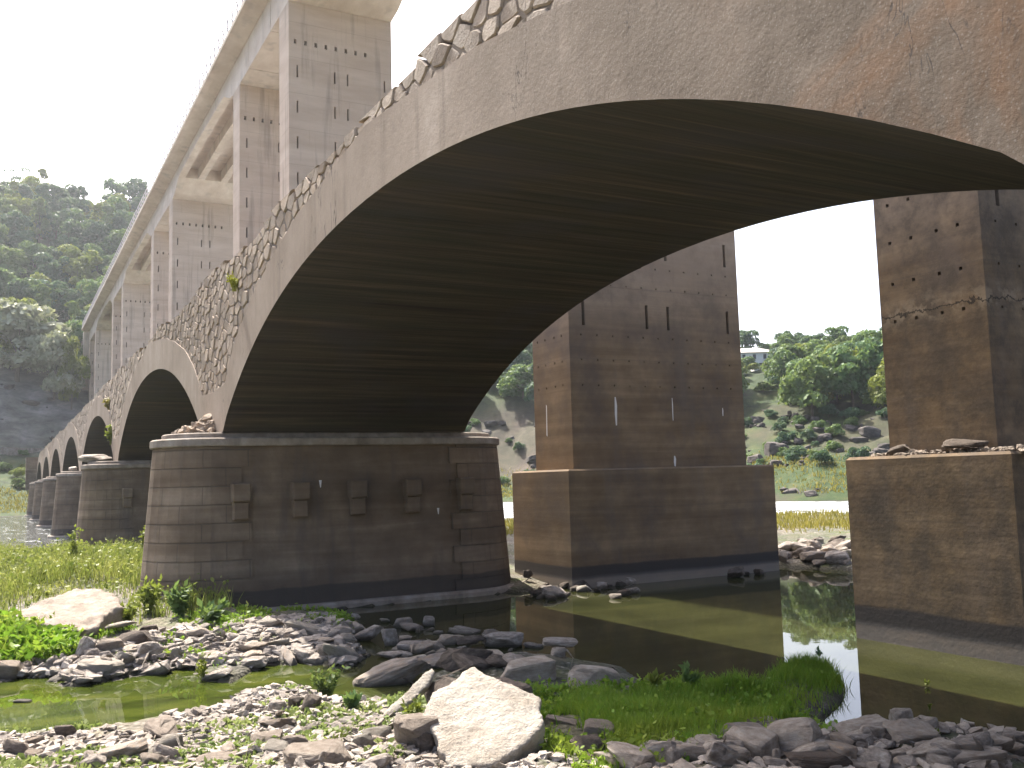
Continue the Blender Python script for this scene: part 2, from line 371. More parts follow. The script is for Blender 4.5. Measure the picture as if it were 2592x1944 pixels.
for ci, c in enumerate(CEN):
    lo = (PIERX[ci]-.001) if ci < len(PIERX) else c-HS-1
    hi = PIERX[ci-1]+.001 if ci else c+HS+1.1
    n = 44
    th = [i/n*2-1 for i in range(n+1)]
    di = [HS*math.sin(t*math.pi/2) if abs(t) > 0 else 0 for t in th]
    di = [HS*(math.copysign(abs(t)**.85, t)) for t in th]
    ins = [(c+d, max(4.3, zi(d))) for d in di]; ins[0] = (c-HS, 4.3); ins[-1] = (c+HS, 4.3)
    de = [10.05*t for t in th]; ext = [(c+d, ze(d)) for d in de]
    v = []; f = []; mi = []
    for (x, z) in ins: v += [(x, YF, z), (x, YB, z)]
    k = len(v)
    for (x, z) in ext: v += [(x, YF, z), (x, YB, z)]
    for i in range(n):
        a, b = 2*i, 2*i+2
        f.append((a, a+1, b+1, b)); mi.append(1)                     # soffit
        f.append((k+a, k+b, k+b+1, k+a+1)); mi.append(0)             # top
        f.append((a, b, k+b, k+a)); mi.append(0); f.append((a+1, k+a+1, k+b+1, b+1)); mi.append(0)
    # saddles over the piers
    e = len(v); v += [(lo, YF, 4.3), (lo, YB, 4.3), (lo, YF, 5.34), (lo, YB, 5.34)]
    f += [(0, k, e+2, e), (1, e+1, e+3, k+1), (k, k+1, e+3, e+2)]; mi += [0]*3
    e2 = len(v); v += [(hi, YF, 4.3), (hi, YB, 4.3), (hi, YF, 5.34), (hi, YB, 5.34)]; q = 2*n; 
    f += [(q, e2, e2+2, k+q), (q+1, k+q+1, e2+3, e2+1), (k+q, e2+2, e2+3, k+q+1)]; mi += [0]*3
    mb = MB(); mb.v = v; mb.f = f; mb.mi = mi
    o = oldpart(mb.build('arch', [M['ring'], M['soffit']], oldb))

# rock hull library used for all stones
def hull(seed, n=13, bev=.0, box=.55):
    g = random.Random(seed); bm = bmesh.new()
    for _ in range(n):
        p = Vector((g.gauss(0, 1), g.gauss(0, 1), g.gauss(0, 1))).normalized()
        p = Vector([math.copysign(abs(k)**box, k) for k in p])*g.uniform(.78, 1)
        bm.verts.new(p)
    r = bmesh.ops.convex_hull(bm, input=bm.verts)
    for vv in [e for e in r['geom_interior'] if isinstance(e, bmesh.types.BMVert)]:
        if vv.is_valid and not vv.link_faces: bm.verts.remove(vv)
    bmesh.ops.dissolve_limit(bm, angle_limit=R(14), verts=bm.verts, edges=bm.edges)
    if bev:
        bmesh.ops.bevel(bm, geom=bm.edges[:], offset=bev, segments=2, affect='EDGES', profile=.6)
    bmesh.ops.recalc_face_normals(bm, faces=bm.faces)
    bm.verts.ensure_lookup_table(); bm.verts.index_update()
    V = np.array([vv.co[:] for vv in bm.verts]); F = [[vv.index for vv in ff.verts] for ff in bm.faces]
    bm.free(); 
    V = V-(V.max(0)+V.min(0))/2; V = V/np.abs(V).max(0)
    return V, F
HULLS = [hull(i) for i in range(40)]+[hull(60+i, 26, 0, .3) for i in range(14)]
def rotm(rx, ry, rz):
    from mathutils import Euler
    return np.array(Euler((rx, ry, rz)).to_matrix())
def put_stone(mb, p, s, rot=(0, 0, 0), k=None, mi=0, front=None):
    V, F = HULLS[rnd.randrange(40) if k is None else k]
    W = (V*np.array(s))@rotm(*rot).T+np.array(p)
    if front is not None: W[:, 1] = np.maximum(W[:, 1], front+.012*np.sin(W[:, 0]*23+W[:, 2]*17))
    mb.add(W, F, mi)

TOPZ = 8.22
def crest(x): return 8.37+.26*(float(vnoise(x*.5, 3.3, 5))-.5)+.16*(float(vnoise(x*1.7, 1.3, 6))-.5)
def masonry(mb, xl, xr, low, dm, seed):
    """tightly packed rubble: every stone the shrunken cell of its seed point"""
    g = random.Random(50+seed); pts = []
    for _ in range(14000 if seed <= 3 else 3500):
        x = g.uniform(xl-.1, xr+.1); z = g.uniform(5.2, 8.6) if g.random() < .6 else g.uniform(7.9, 8.6); l = low(x)
        if z < l-.12 or z > crest(x): continue
        s = dm*g.choice((.7, .85, 1, 1.2, 1.5))
        if any(abs(x-u) < 2 and ((x-u)/1.8)**2+((z-w)*1.15)**2 < ((s+q)*.72)**2 for u, w, q in pts): continue
        pts.append((x, z, s))
    P = np.array(pts); P[:, 0] /= 1.5
    for i, (x, z, s) in enumerate(pts):
        dd = P[:, :2]-np.array([x/1.5, z]); dist = np.hypot(dd[:, 0], dd[:, 1]); nb = dd[(dist > 1e-6) & (dist < 1.6)]; m = 14; L0 = []; L1 = []; L2 = []; lz = low(x); front = YF+.006+g.uniform(0, .03); ctop = max(z+.05, crest(x)+g.uniform(-.06, .05)); tilt = g.uniform(-.025, .025); tz = g.uniform(-.05, .05)
        for k in range(m):
            t = 2*math.pi*k/m+g.uniform(-.12, .12); u = np.array([math.cos(t), math.sin(t)]); q = nb@u if len(nb) else np.array([]); r = s*2.6
            ok = q > 1e-3
            if ok.any(): r = min(r, float(((nb[ok]**2).sum(1)/(2*q[ok])).min()))
            r = max(.03, r*.985-.006)*g.uniform(.955, 1.0)
            for L, f, dy in ((L0, 1., .34), (L1, .985, .022), (L2, .88, 0)):
                px, pz = u[0]*r*f*1.5, u[1]*r*f; pz = max(min(pz, ctop-z-(1-f)*.1), min(0, lz-z)-.22); L.append((x+px, max(YF+.004, front+dy+tilt*px+tz*pz), z+pz))
        mb.loft([L0, L1, L2], 1)
for pi in range(0, 8):
    xr, xl = CEN[pi], CEN[pi+1]
    xs = np.linspace(xl, xr, 60)
    def low(x): return max(5.34, max(ze(x-xl) if abs(x-xl) < 10.05 else 5.34, ze(x-xr) if abs(x-xr) < 10.05 else 5.34))
    mb = MB(); a, b = YF+.045, YB-.12
    for x0, x1 in zip(xs[:-1], xs[1:]):
        l0, l1 = low(x0), low(x1); t0, t1 = max(TOPZ, l0+.01), max(TOPZ, l1+.01)
        mb.add([(x0, a, l0), (x1, a, l1), (x1, a, t1), (x0, a, t0)], [(0, 1, 2, 3)], 0)
        mb.add([(x0, b, l0), (x1, b, l1), (x1, b, t1), (x0, b, t0)], [(0, 1, 2, 3)], 0)
        mb.add([(x0, a, t0), (x1, a, t1), (x1, b, t1), (x0, b, t0)], [(0, 1, 2, 3)], 0)
    masonry(mb, xl, xr, low, .15 if pi <= 2 else .24, pi)
    o = oldpart(mb.build('spandrel_wall', [M['mortar'], M['rubble']], oldb, fix=False))

# ragged stones left along the top edges where the parapet fell
x = -72.
while x < 3:
    x += rnd.uniform(.5, 1.5); q = rnd.uniform(.05, .13); mb = MB()
    put_stone(mb, (x, YF+.25+rnd.uniform(0, .35), crest(x)+q*.2), (q*1.7, q*1.3, q*.8), (rnd.uniform(-.3, .3), rnd.uniform(-.4, .4), rnd.uniform(-.5, .5)), 40+rnd.randrange(14), front=YF+.02)
    oldpart(mb.build('loose_coping_stone', M['rubble'], oldb, fix=False))
# road surface rubble between the edges
mb = MB(); mb.box(-158, 43, YF+1.1, YB-.9, 8.0, 8.32); oldpart(mb.build('roadbed', M['mortar'], oldb))

def stadium(xc, hw, y0, y1, z, n=14):
    p = [(xc-hw*math.cos(math.pi*i/n), y0-hw*math.sin(math.pi*i/n), z) for i in range(n+1)]
    p += [(xc+hw*math.cos(math.pi*i/n), y1+hw*math.sin(math.pi*i/n), z) for i in range(n+1)]
    return p
def nose(xc, hw, y0, yq, z, n=14, up=False):
    s = 1 if up else -1
    p = [(xc-hw, yq, z)]+[(xc-hw*math.cos(math.pi*i/n), y0+s*hw*math.sin(math.pi*i/n), z) for i in range(n+1)]+[(xc+hw, yq, z)]
    return p
def add_uv(o, xc, y0, rad):
    me = o.data; uv = me.uv_layers.new(name='UVMap'); 
    for lp in me.loops:
        x, y, z = me.vertices[lp.vertex_index].co
        if y < y0:
            u = -math.atan2(y0-y, x-xc)*rad
        elif y > 11.0: u = 20+math.atan2(y-11.0, x-xc)*rad
        else: u = (y-y0) if x > xc else -math.pi*rad-(y-y0)
        uv.data[lp.index].uv = (u, z+.0)
for pi, xc in enumerate(PIERX):
    hw = 1.5; y0 = 4.65; y1 = 11.0
    if pi == 1: hw = 1.2; y0 = 5.3
    if pi == 8:                                   # square end pier on the far bank
        mb = MB(); mb.box(xc-2.6, xc+.6, 3.2, 12.3, -.3, 8.15)
        o = oldpart(mb.build('end_pier', M['corbel'], oldb)); continue
    def hz(z): return hw-.12+(3.96-z)*.078
    mb = MB()
    zs = [-.6+k*.57 for k in range(9)]; zs[-1] = 3.96
    mb.loft([stadium(xc, hz(z), y0, y1, z) for z in zs], 1)
    k = 0; z = .02
    while z < 3.95:
        z1 = min(z+.43, 3.955); q = .36 if k % 2 else .58
        lo_ = z+.004; hi_ = z1-.004
        mb.loft([nose(xc, hz(lo_)+.05, y0, y0+q, lo_), nose(xc, hz(hi_)+.05, y0, y0+q, hi_)], 0)
        mb.loft([nose(xc, hz(lo_)+.05, y1, y1-q, lo_, up=True), nose(xc, hz(hi_)+.05, y1, y1-q, hi_, up=True)], 0)
        z = z1; k += 1
    o = oldpart(mb.build('pier', [M['pier'], M['corbel']], oldb)); add_uv(o, xc, y0, hw)
    def sub(mb, name, mat): return mb.build(name, mat, o)
    mb = MB(); mb.loft([stadium(xc, hw-.02, y0, y1, 3.958), stadium(xc, hw, y0, y1, 3.98), stadium(xc, hw, y0, y1, 4.13), stadium(xc, hw-.05, y0, y1, 4.165)])
    mb.loft([stadium(xc, hw-.27, y0, y1, 4.163), stadium(xc, hw-.27, y0, y1, 4.27), stadium(xc, hw-.31, y0, y1, 4.297)]); sub(mb, 'cap', M['cap'])
    mb = MB(); mb.loft([stadium(xc, hz(0)+.3, y0, y1, -.8), stadium(xc, hz(0)+.24, y0, y1, .10), stadium(xc, hz(0)+.2, y0, y1, .16)]); sub(mb, 'footing', M['cap'])
    sides = ((1, -1) if pi in (0, 1, 2) else (1,)) if pi <= 4 else ()
    for sgn in sides:
        for yy in (4.96, 6.38, 7.83, 9.3, 10.8):
            mb = MB(); xa = xc+sgn*(hz(2.65)-.06)
            def blk(z0, z1, w, d):
                xb = xc+sgn*(hz((z0+z1)/2)+d); b = .03
                A = [(xa, yy-w, z0), (xa, yy+w, z0), (xa, yy+w, z1), (xa, yy-w, z1)]
                B = [(xb-sgn*b, yy-w, z0), (xb-sgn*b, yy+w, z0), (xb-sgn*b, yy+w, z1), (xb-sgn*b, yy-w, z1)]
                Cc = [(xb, yy-w+b, z0+b), (xb, yy+w-b, z0+b), (xb, yy+w-b, z1-b), (xb, yy-w+b, z1-b)]
                mb.loft([A, B, Cc])
            blk(2.64, 3.07, .215, .30); blk(2.22, 2.638, .18, .20)
            sub(mb, 'corbel', M['corbel'])
    if pi == 2:                                   # bird droppings below old scaffold sockets
        for (yy, z0, z1) in ((6.93, 2.92, 3.10), (10.05, 2.14, 2.3)):
            mb = MB(); xx = lambda zz: xc+hz(zz)+.004
            mb.add([(xx(z1), yy-.035, z1), (xx(z1), yy+.035, z1), (xx(z0), yy+.012, z0), (xx(z0), yy-.01, z0)], [(0, 1, 2, 3)])
            sub(mb, 'white_streak', M['dropping'])

# ------------------------------------------------------------------ new high viaduct
newb = empty('concrete_viaduct', (-80, 17.2, 0))
tag(newb, 'tall modern concrete road viaduct behind the old bridge, on slim wall piers with slots', 'bridge')
INVN = Matrix.Translation((80, -17.2, 0))
def newpart(o): o.matrix_parent_inverse = INVN; return o
Y0, Y1 = 14.07, 20.4
def gridface(mb, us, vs, holes, P, depth, mi=0):
    """wall in (u,v) with rectangular recesses; P(u,v,d) -> point, d = depth inward"""
    us = sorted(set([round(k, 4) for k in us]+[round(k, 4) for h in holes for k in h[:2]])); vs = sorted(set([round(k, 4) for k in vs]+[round(k, 4) for h in holes for k in h[2:4]]))
    occ = set(); uidx = {k: i for i, k in enumerate(us)}; vidx = {k: i for i, k in enumerate(vs)}
    for h in holes:
        i0, i1 = uidx[round(h[0], 4)], uidx[round(h[1], 4)]; j0, j1 = vidx[round(h[2], 4)], vidx[round(h[3], 4)]
        for i in range(i0, i1):
            for j in range(j0, j1): occ.add((i, j))
        u0, u1, v0, v1 = h[:4]; d = depth
        A = [P(u0, v0, 0), P(u1, v0, 0), P(u1, v1, 0), P(u0, v1, 0)]; B = [P(u0, v0, d), P(u1, v0, d), P(u1, v1, d), P(u0, v1, d)]
        mb.add(A+B, [(0, 1, 5, 4), (1, 2, 6, 5), (2, 3, 7, 6), (3, 0, 4, 7)], mi); mb.add(B, [(0, 1, 2, 3)], 1)  # recess backs near black: the shade of their depth painted in
    for j in range(len(vs)-1):
        i = 0
        while i < len(us)-1:
            if (i, j) in occ: i += 1; continue
            k = i
            while k < len(us)-1 and (k, j) not in occ: k += 1
            mb.add([P(us[i], vs[j], 0), P(us[k], vs[j], 0), P(us[k], vs[j+1], 0), P(us[i], vs[j+1], 0)], [(0, 1, 2, 3)], mi); i = k
NEARX = [-9.7+42.35, -22.55+42.35] + [a-42.35*k for k in range(5) for a in (-9.7, -22.55)]
for xn in NEARX:
    xf = xn-2.1; mb = MB(); zt = 31.04
    near = xn > -30 and xn < 0
    holes = []
    k = 0
    while 7.32+2.13*k < 27.5:
        for yy in (14.57, 16.81, 17.6, 19.92): holes.append((yy-.05, yy+.05, 7.32+2.13*k, 8.04+2.13*k))
        k += 1
    for j in range(8): holes.append((14.38+.61*j, 14.53+.61*j, 28.5, 28.78))
    if near:
        for zz in (5.6, 6.33, 7.05, 8.55, 9.15):
            for j in range(11):
                if 7.2 < zz < 8.1: continue
                yy = 14.47+.545*j; holes.append((yy-.022, yy+.022, zz-.022, zz+.022))
    gridface(mb, [Y0, Y1], [3.0, zt], holes, lambda u, v, d: (xn-d, u, v), .35)
    sh = []
    if near:
        for zz in (5.62, 6.3, 7.05, 7.75):
            for xx in (.3, .75, 1.27, 1.68): sh.append((xf+xx-.03, xf+xx+.03, zz-.03, zz+.03))
    gridface(mb, [xf, xn], [3.0, zt], sh, lambda u, v, d: (u, Y0+d, v), .2)
    gridface(mb, [xf, xn], [3.0, zt], [], lambda u, v, d: (u, Y1-d, v), .2)
    gridface(mb, [Y0, Y1], [3.0, zt], [], lambda u, v, d: (xf+d, u, v), .2)
    mb.add([(xf, Y0, zt), (xn, Y0, zt), (xn, Y1, zt), (xf, Y1, zt)], [(0, 1, 2, 3)])
    o = newpart(mb.build('pier', [M['newc'], M['dark']], newb, fix=False))
    mb = MB(); a, b, c, d = xf-.56, xn+.57, Y0-.52, Y1+.58; g = .05
    mb.loft([[(a, c, -.9), (b, c, -.9), (b, d, -.9), (a, d, -.9)], [(a, c, 3.17), (b, c, 3.17), (b, d, 3.17), (a, d, 3.17)],
             [(a+g, c+g, 3.22), (b-g, c+g, 3.22), (b-g, d-g, 3.22), (a+g, d-g, 3.22)]])
    mb.build('plinth', M['newc'], o)
    if xn == -22.55:
        for (yy, z0, z1, w) in ((15.57, 4.45, 5.27, .05), (17.62, 3.24, 3.55, .05), (17.62, 4.6, 5.28, .022), (19.55, 4.75, 5.0, .025)):
            q = MB(); x_ = xn+.004
            q.add([(x_, yy-w*.5, z1), (x_, yy+w*.3, z1), (x_, yy+w, z1-.3*(z1-z0)), (x_, yy+w*.5, z0), (x_, yy-w*.4, z0), (x_, yy-w*.8, z0+.4*(z1-z0))], [tuple(range(6))])
            q.build('white_streak', M['dropping'], o)
        q = MB(); q.add([(-23.95, Y0-.004, 5.15), (-23.9, Y0-.004, 5.1), (-23.92, Y0-.004, 4.2), (-23.98, Y0-.004, 4.25)], [(0, 1, 2, 3)]); q.build('white_streak', M['dropping'], o)
XE = -195.5
for k in range(-1, 5):
    A = -9.7-42.35*k-2.1; B = -22.55-42.35*k       # short bay: solid box girder in three lengths
    for x1, x0 in ((A+2.1, A-2.05), (A-2.14, A-7.95), (A-8.04, B-2.1)):
        mb = MB(); mb.box(x0, x1, Y0, Y1, 31.05, 33.2); newpart(mb.build('box_girder', M['deck'], newb))
    a0 = B-2.1; a1 = -9.7-42.35*(k+1)              # long bay: four ribs, haunched at the piers
    if k == 4: continue
    for xs_, xe_ in ((a0, -1), (a1, 1)):            # solid tapering ends
        mb = MB(); pr = [(xs_, 31.06), (xs_+xe_*1.2, 31.26), (xs_+xe_*3.4, 32.21), (xs_+xe_*3.4, 33.19), (xs_, 33.19)]
        mb.loft([[(x, Y0+.01, z) for x, z in pr], [(x, Y1-.01, z) for x, z in pr]]); newpart(mb.build('haunch', M['deck'], newb))
    for y0, y1 in ((Y0, 14.7), (15.85, 16.45), (17.95, 18.55), (19.77, Y1)):
        mb = MB(); L = a0-a1
        pr = [(a0, 31.05), (a0-1.2, 31.25), (a0-3.4, 32.2), (a0-L/2, 32.4), (a1+3.4, 32.2), (a1+1.2, 31.25), (a1, 31.05), (a1, 33.2), (a0, 33.2)]
        mb.loft([[(x, y0, z) for x, z in pr], [(x, y1, z) for x, z in pr]]); newpart(mb.build('girder_rib', M['deck'], newb))
mb = MB()
prof = [(12.85, 33.75), (12.85, 33.42), (13.3, 33.36), (Y0-.1, 33.205), (Y1+.1, 33.205), (21.17, 33.36), (21.62, 33.42), (21.62, 33.75)]
mb.loft([[(x, y, z) for y, z in prof] for x in (XE, 45)]); newpart(mb.build('deck', M['deck'], newb))
for y in (12.95, 21.52):
    mb = MB(); x = XE
    while x < 45:
        mb.box(x-.04, x+.04, y-.04, y+.04, 33.752, 34.85); x += 1.5
    for z in (34.3, 34.82): mb.box(XE, 45, y-.03, y+.03, z, z+.05)
    newpart(mb.build('railing', M['rail'], newb))
mb = MB(); mb.box(XE-6, XE+.4, 13.2, 21.2, 22, 33.2); newpart(mb.build('abutment', M['deck'], newb))
# ------------------------------------------------------------------ terrain
STREAM = [(-17.9, -6), (-17.67, .06), (-17.63, .6), (-17.29, .91), (-16.43, 1.01), (-16.42, 1.25), (-16.66, 1.69), (-16.75, 1.98), (-16.93, 2.49), (-16.69, 2.9), (-15.64, 2.87), (-15.2, 3.18), (-15.91, 3.63), (-16.26, 3.92), (-16.22, 4.74), (-15.45, 4.87), (-15.11, 5.04), (-14.71, 4.88), (-13.89, 4.71), (-13.6, 5.0), (-13.3, 5.16), (-12.68, 4.89), (-12.45, 4.57), (-12.79, 4.18), (-13.06, 3.91), (-13.59, 4.05), (-14.2, 3.91), (-14.26, 3.45), (-14.07, 3.02), (-13.57, 2.76), (-13.28, 2.22), (-13.13, 1.89), (-13.05, 1.58), (-13.2, 1.16), (-13.5, .82), (-13.52, .47), (-13.67, .06), (-13.6, -6)]
POOL = [(-22.3, 5.3), (-21.72, 5.74), (-20.84, 6.83), (-19.03, 6.93), (-17.76, 7.04), (-17.3, 7.85), (-15.83, 7.63), (-15.95, 7.9), (-15.09, 8.27), (-14.04, 8.02), (-13.12, 8.37), (-12.52, 8.59), (-11.84, 8.33), (-10.85, 8.05), (-11.1, 8.62), (-10.49, 9.47), (-10.64, 10.12), (-10.8, 10.23), (-10.94, 10.96), (-10.27, 10.81), (-9.55, 10.17), (-9.09, 9.59), (-8.85, 9.15), (-8.54, 8.66), (-8.14, 8.47), (-8.33, 9.17), (-8., 9.34), (-7.78, 9.38), (-7.29, 9.53), (-6.99, 9.96), (-6.4, 9.95), (-4, 11.5), (2, 12.6), (12, 13), (26, 14), (26, 23), (0, 23.2), (-20.1, 22.3), (-22.7, 21.7), (-25, 19), (-25, 14.3), (-22.4, 13.3), (-22.5, 11.5)]
D0A = [(-180, 140), (-60, 140), (0, 136), (6, 138), (14, 134), (28, 124), (37, 106), (46, 97), (60, 96), (110, 120), (180, 140)]
PROF = {-75: [(0, 0), (20, 3), (60, 22), (150, 60), (300, 80)], 0: [(0, 0), (8, 1), (30, 5), (42, 9.5), (45, 10), (53, 20), (60, 22.5), (75, 30), (150, 79), (175, 83), (400, 92)],
 6: [(0, 0), (8, 1), (30, 5), (45, 11), (60, 23), (85, 36), (150, 80), (175, 84), (400, 92)], 10: [(0, 0), (10, 1.5), (30, 5), (60, 22), (150, 66), (400, 80)],
 16: [(0, 0), (10, 1.2), (25, 4.5), (50, 18), (150, 52), (400, 70)], 28: [(0, 0), (10, 1), (22, 4), (45, 16), (80, 28), (150, 42), (400, 50)],
 38: [(0, 0), (6, 1.2), (15, 3.4), (24, 4.8), (46, 13), (90, 24.5), (130, 29), (400, 32)], 46: [(0, 0), (5, 1.2), (13, 3.3), (21, 4.6), (43, 11.5), (63, 17), (103, 25), (130, 27), (400, 30)],
 60: [(0, 0), (13, 3), (22, 5), (45, 14), (100, 26), (400, 40)], 110: [(0, 0), (30, 4), (100, 20), (400, 40)]}
def d0(a): return np.interp(a, [k for k, _ in D0A], [v for _, v in D0A])
RIVER = [(-75, -130), (-60, -60), (-53, -20), (-48.5, 0), (-45.6, 3), (-45.6, 9), (-50, 15), (-60, 31), (-52, 38), (-45, 44.5), (-38, 49), (-22, 60), (10, 75), (60, 95), (110, 130)]
for a in range(105, -76, -3):
    r = float(d0(a)); RIVER.append((-r*math.cos(R(a)), r*math.sin(R(a))))
def sdist(poly, x, y):
    x = np.asarray(x, float); y = np.asarray(y, float)
    best = np.full(x.shape, 1e18); ins = np.zeros(x.shape, bool); n = len(poly)
    for i in range(n):
        x0, y0 = poly[i]; x1, y1 = poly[(i+1) % n]; dx = x1-x0; dy = y1-y0
        t = np.clip(((x-x0)*dx+(y-y0)*dy)/(dx*dx+dy*dy+1e-12), 0, 1)
        best = np.minimum(best, (x-x0-t*dx)**2+(y-y0-t*dy)**2)
        c = ((y0 > y) != (y1 > y)) & (x < (x1-x0)*(y-y0)/((y1-y0) if y1 != y0 else 1e-12)+x0); ins ^= c
    d = np.sqrt(best); return np.where(ins, -d, d)
def sstep(v, a, b):
    t = np.clip((v-a)/(b-a), 0, 1); return t*t*(3-2*t)
PA = sorted(PROF)
def hill(x, y):
    r = np.hypot(x, y); a = np.degrees(np.arctan2(y, -x)); D = d0(a); q = r-D
    P = np.array([np.interp(q, [k for k, _ in PROF[p]], [v for _, v in PROF[p]]) for p in PA])
    a_ = np.clip(a, PA[0], PA[-1]); i = np.clip(np.searchsorted(PA, a_)-1, 0, len(PA)-2)
    pa = np.array(PA, float); t = (a_-pa[i])/(pa[i+1]-pa[i]); ix = np.arange(x.size).reshape(x.shape)
    Pf = P.reshape(len(PA), -1); z = Pf[i.ravel(), ix.ravel()]*(1-t.ravel())+Pf[i.ravel()+1, ix.ravel()]*t.ravel()
    return z.reshape(x.shape), q, a, r
def flat(px, py):
    r, u, f = [np.array(k) for k in CAMAX]; dd = f*CAMF+r*(px-1106)-u*(py-829.5); t = -3/dd[2]; return dd[0]*t, dd[1]*t
SHALLOW = [flat(512+.23148*q[0], 1280.1+.23148*q[1]) for q in [(1060, 330), (1400, 250), (1800, 240), (2212, 250), (2700, 330), (3100, 420), (3000, 560), (2500, 700), (2150, 800), (1700, 880), (1500, 1000), (1150, 900), (1030, 760), (1130, 640), (1000, 480)]]
def terrain(x, y):
    x = np.asarray(x, float); y = np.asarray(y, float); sh = x.shape; x = x.ravel(); y = y.ravel()
    sd = np.minimum(np.minimum(sdist(STREAM, x, y), sdist(POOL, x, y)), sdist(RIVER, x, y))
    z = np.where(sd > 0, .05+.34*(1-np.exp(-np.maximum(sd, 0)/1.3)), -.02-.5*(1-np.exp(np.minimum(sd, 0)/.9)))
    hz, q, a, r = hill(x, y)
    z = z-.42*sstep(-sdist(SHALLOW, x, y), -.15, .35)
    land = sd > 0; edge = sstep(sd, 0, .8)
    z = z+edge*(fbm(x*.9, y*.9, 3)-.47)*.30*(r < 120)+edge*(fbm(x*3.1, y*3.1, 9)-.47)*.12*(r < 60)
    # meadow hump left of the first pier, standing bank where the viewer is
    z = z+edge*.55*np.exp(-((x+33)/9.5)**2-((y-.5)/5.5)**2)
    z = z+1.15*(1-sstep(r, 3.0, 8.2))
    back = sstep(x, 3, 60)*6*(1-sstep(np.abs(a), 0, 100)*0)
    z = z+np.where(x > 3, sstep(x, 3, 40)*2+sstep(x, 30, 300)*26, 0)*edge
    side = sstep(-y, 12, 120)*sstep(x, -75, -30)*10; z = z+side*edge
    # bare gravel bar under and behind the bridges
    far = (q > 0) & (a > -75) & (a < 110)
    nz = (fbm(x*.05, y*.05, 21)-.47)*5*sstep(q, 8, 60)+(fbm(x*.22, y*.22, 5)-.47)*2.6*sstep(q, 4, 25)+(fbm(x*.8, y*.8, 6)-.47)*.7*sstep(q, 1, 10)
    z = np.where(far, np.maximum(.03, hz+nz), z)
    return z.reshape(sh)
def gz(x, y): return float(terrain(np.array([x]), np.array([y]))[0])

def build_ground():
    az = np.concatenate([np.arange(-10, 66, .2), np.arange(66, 350, 1.4)]); n = len(az)
    rr = [1.2]
    while rr[-1] < 24: rr.append(rr[-1]*1.0095+.004)
    while rr[-1] < 420: rr.append(rr[-1]*1.0175)
    while rr[-1] < 700: rr.append(rr[-1]*1.06)
    rr = np.array(rr); m = len(rr)
    A, Rr = np.meshgrid(np.radians(az), rr); X = -Rr*np.cos(A); Y = Rr*np.sin(A)
    X = np.concatenate([[0.], X.ravel()]); Y = np.concatenate([[0.], Y.ravel()]); Z = terrain(X, Y)
    Z = np.minimum(Z, 97)
    i = np.arange(m-1)[:, None]; j = np.arange(n)[None, :]; jn = (j+1) % n
    q = np.stack([1+i*n+j, 1+(i+1)*n+j, 1+(i+1)*n+jn, 1+i*n+jn], -1).reshape(-1, 4)
    me = fastmesh('ground', np.stack([X, Y, Z], 1), q, True)
    hz, qq, a, r = hill(X, Y); far = (qq > 0) & (a > -75) & (a < 110)
    nn = fbm(X*.11, Y*.11, 31); n2 = fbm(X*.5, Y*.5, 33)
    green = np.where(r < 70, sstep(n2, .44, .62)*.35, 1.)
    md = np.exp(-((X+34)/10.)**2-((Y+1.5)/5.5)**2); green = np.maximum(green, sstep(md, .25, .5))
    rock = np.zeros_like(X)
    gb = sstep(nn+.35*(n2-.5), .40, .52)
    zr = Z
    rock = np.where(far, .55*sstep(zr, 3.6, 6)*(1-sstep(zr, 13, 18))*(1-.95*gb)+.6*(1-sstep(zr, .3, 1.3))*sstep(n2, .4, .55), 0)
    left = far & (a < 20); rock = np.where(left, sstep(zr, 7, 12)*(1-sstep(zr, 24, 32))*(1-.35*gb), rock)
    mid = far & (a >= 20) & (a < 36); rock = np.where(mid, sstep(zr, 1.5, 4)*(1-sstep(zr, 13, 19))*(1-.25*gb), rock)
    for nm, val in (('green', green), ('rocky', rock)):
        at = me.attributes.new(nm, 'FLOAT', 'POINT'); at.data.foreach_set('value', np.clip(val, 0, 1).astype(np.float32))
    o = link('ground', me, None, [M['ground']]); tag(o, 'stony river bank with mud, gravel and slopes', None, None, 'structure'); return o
build_ground()
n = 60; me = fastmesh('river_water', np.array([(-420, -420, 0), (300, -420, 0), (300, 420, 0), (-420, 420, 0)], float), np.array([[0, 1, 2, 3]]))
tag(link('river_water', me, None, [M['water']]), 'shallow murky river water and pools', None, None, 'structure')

# pixel of the photograph (2212 wide) -> point on the ground
def hit(px, py, dz=0.):
    r, u, f = [np.array(k) for k in CAMAX]; d = f*CAMF+r*(px-1106)-u*(py-829.5); d = d/np.linalg.norm(d)
    t = np.concatenate([np.arange(4, 60, .04), np.arange(60, 330, .4)]); P = np.array([0, 0, 3.])+t[:, None]*d
    g = np.maximum(terrain(P[:, 0], P[:, 1]), 0)+dz; k = np.argmax(P[:, 2] < g)
    return P[k], t[k]

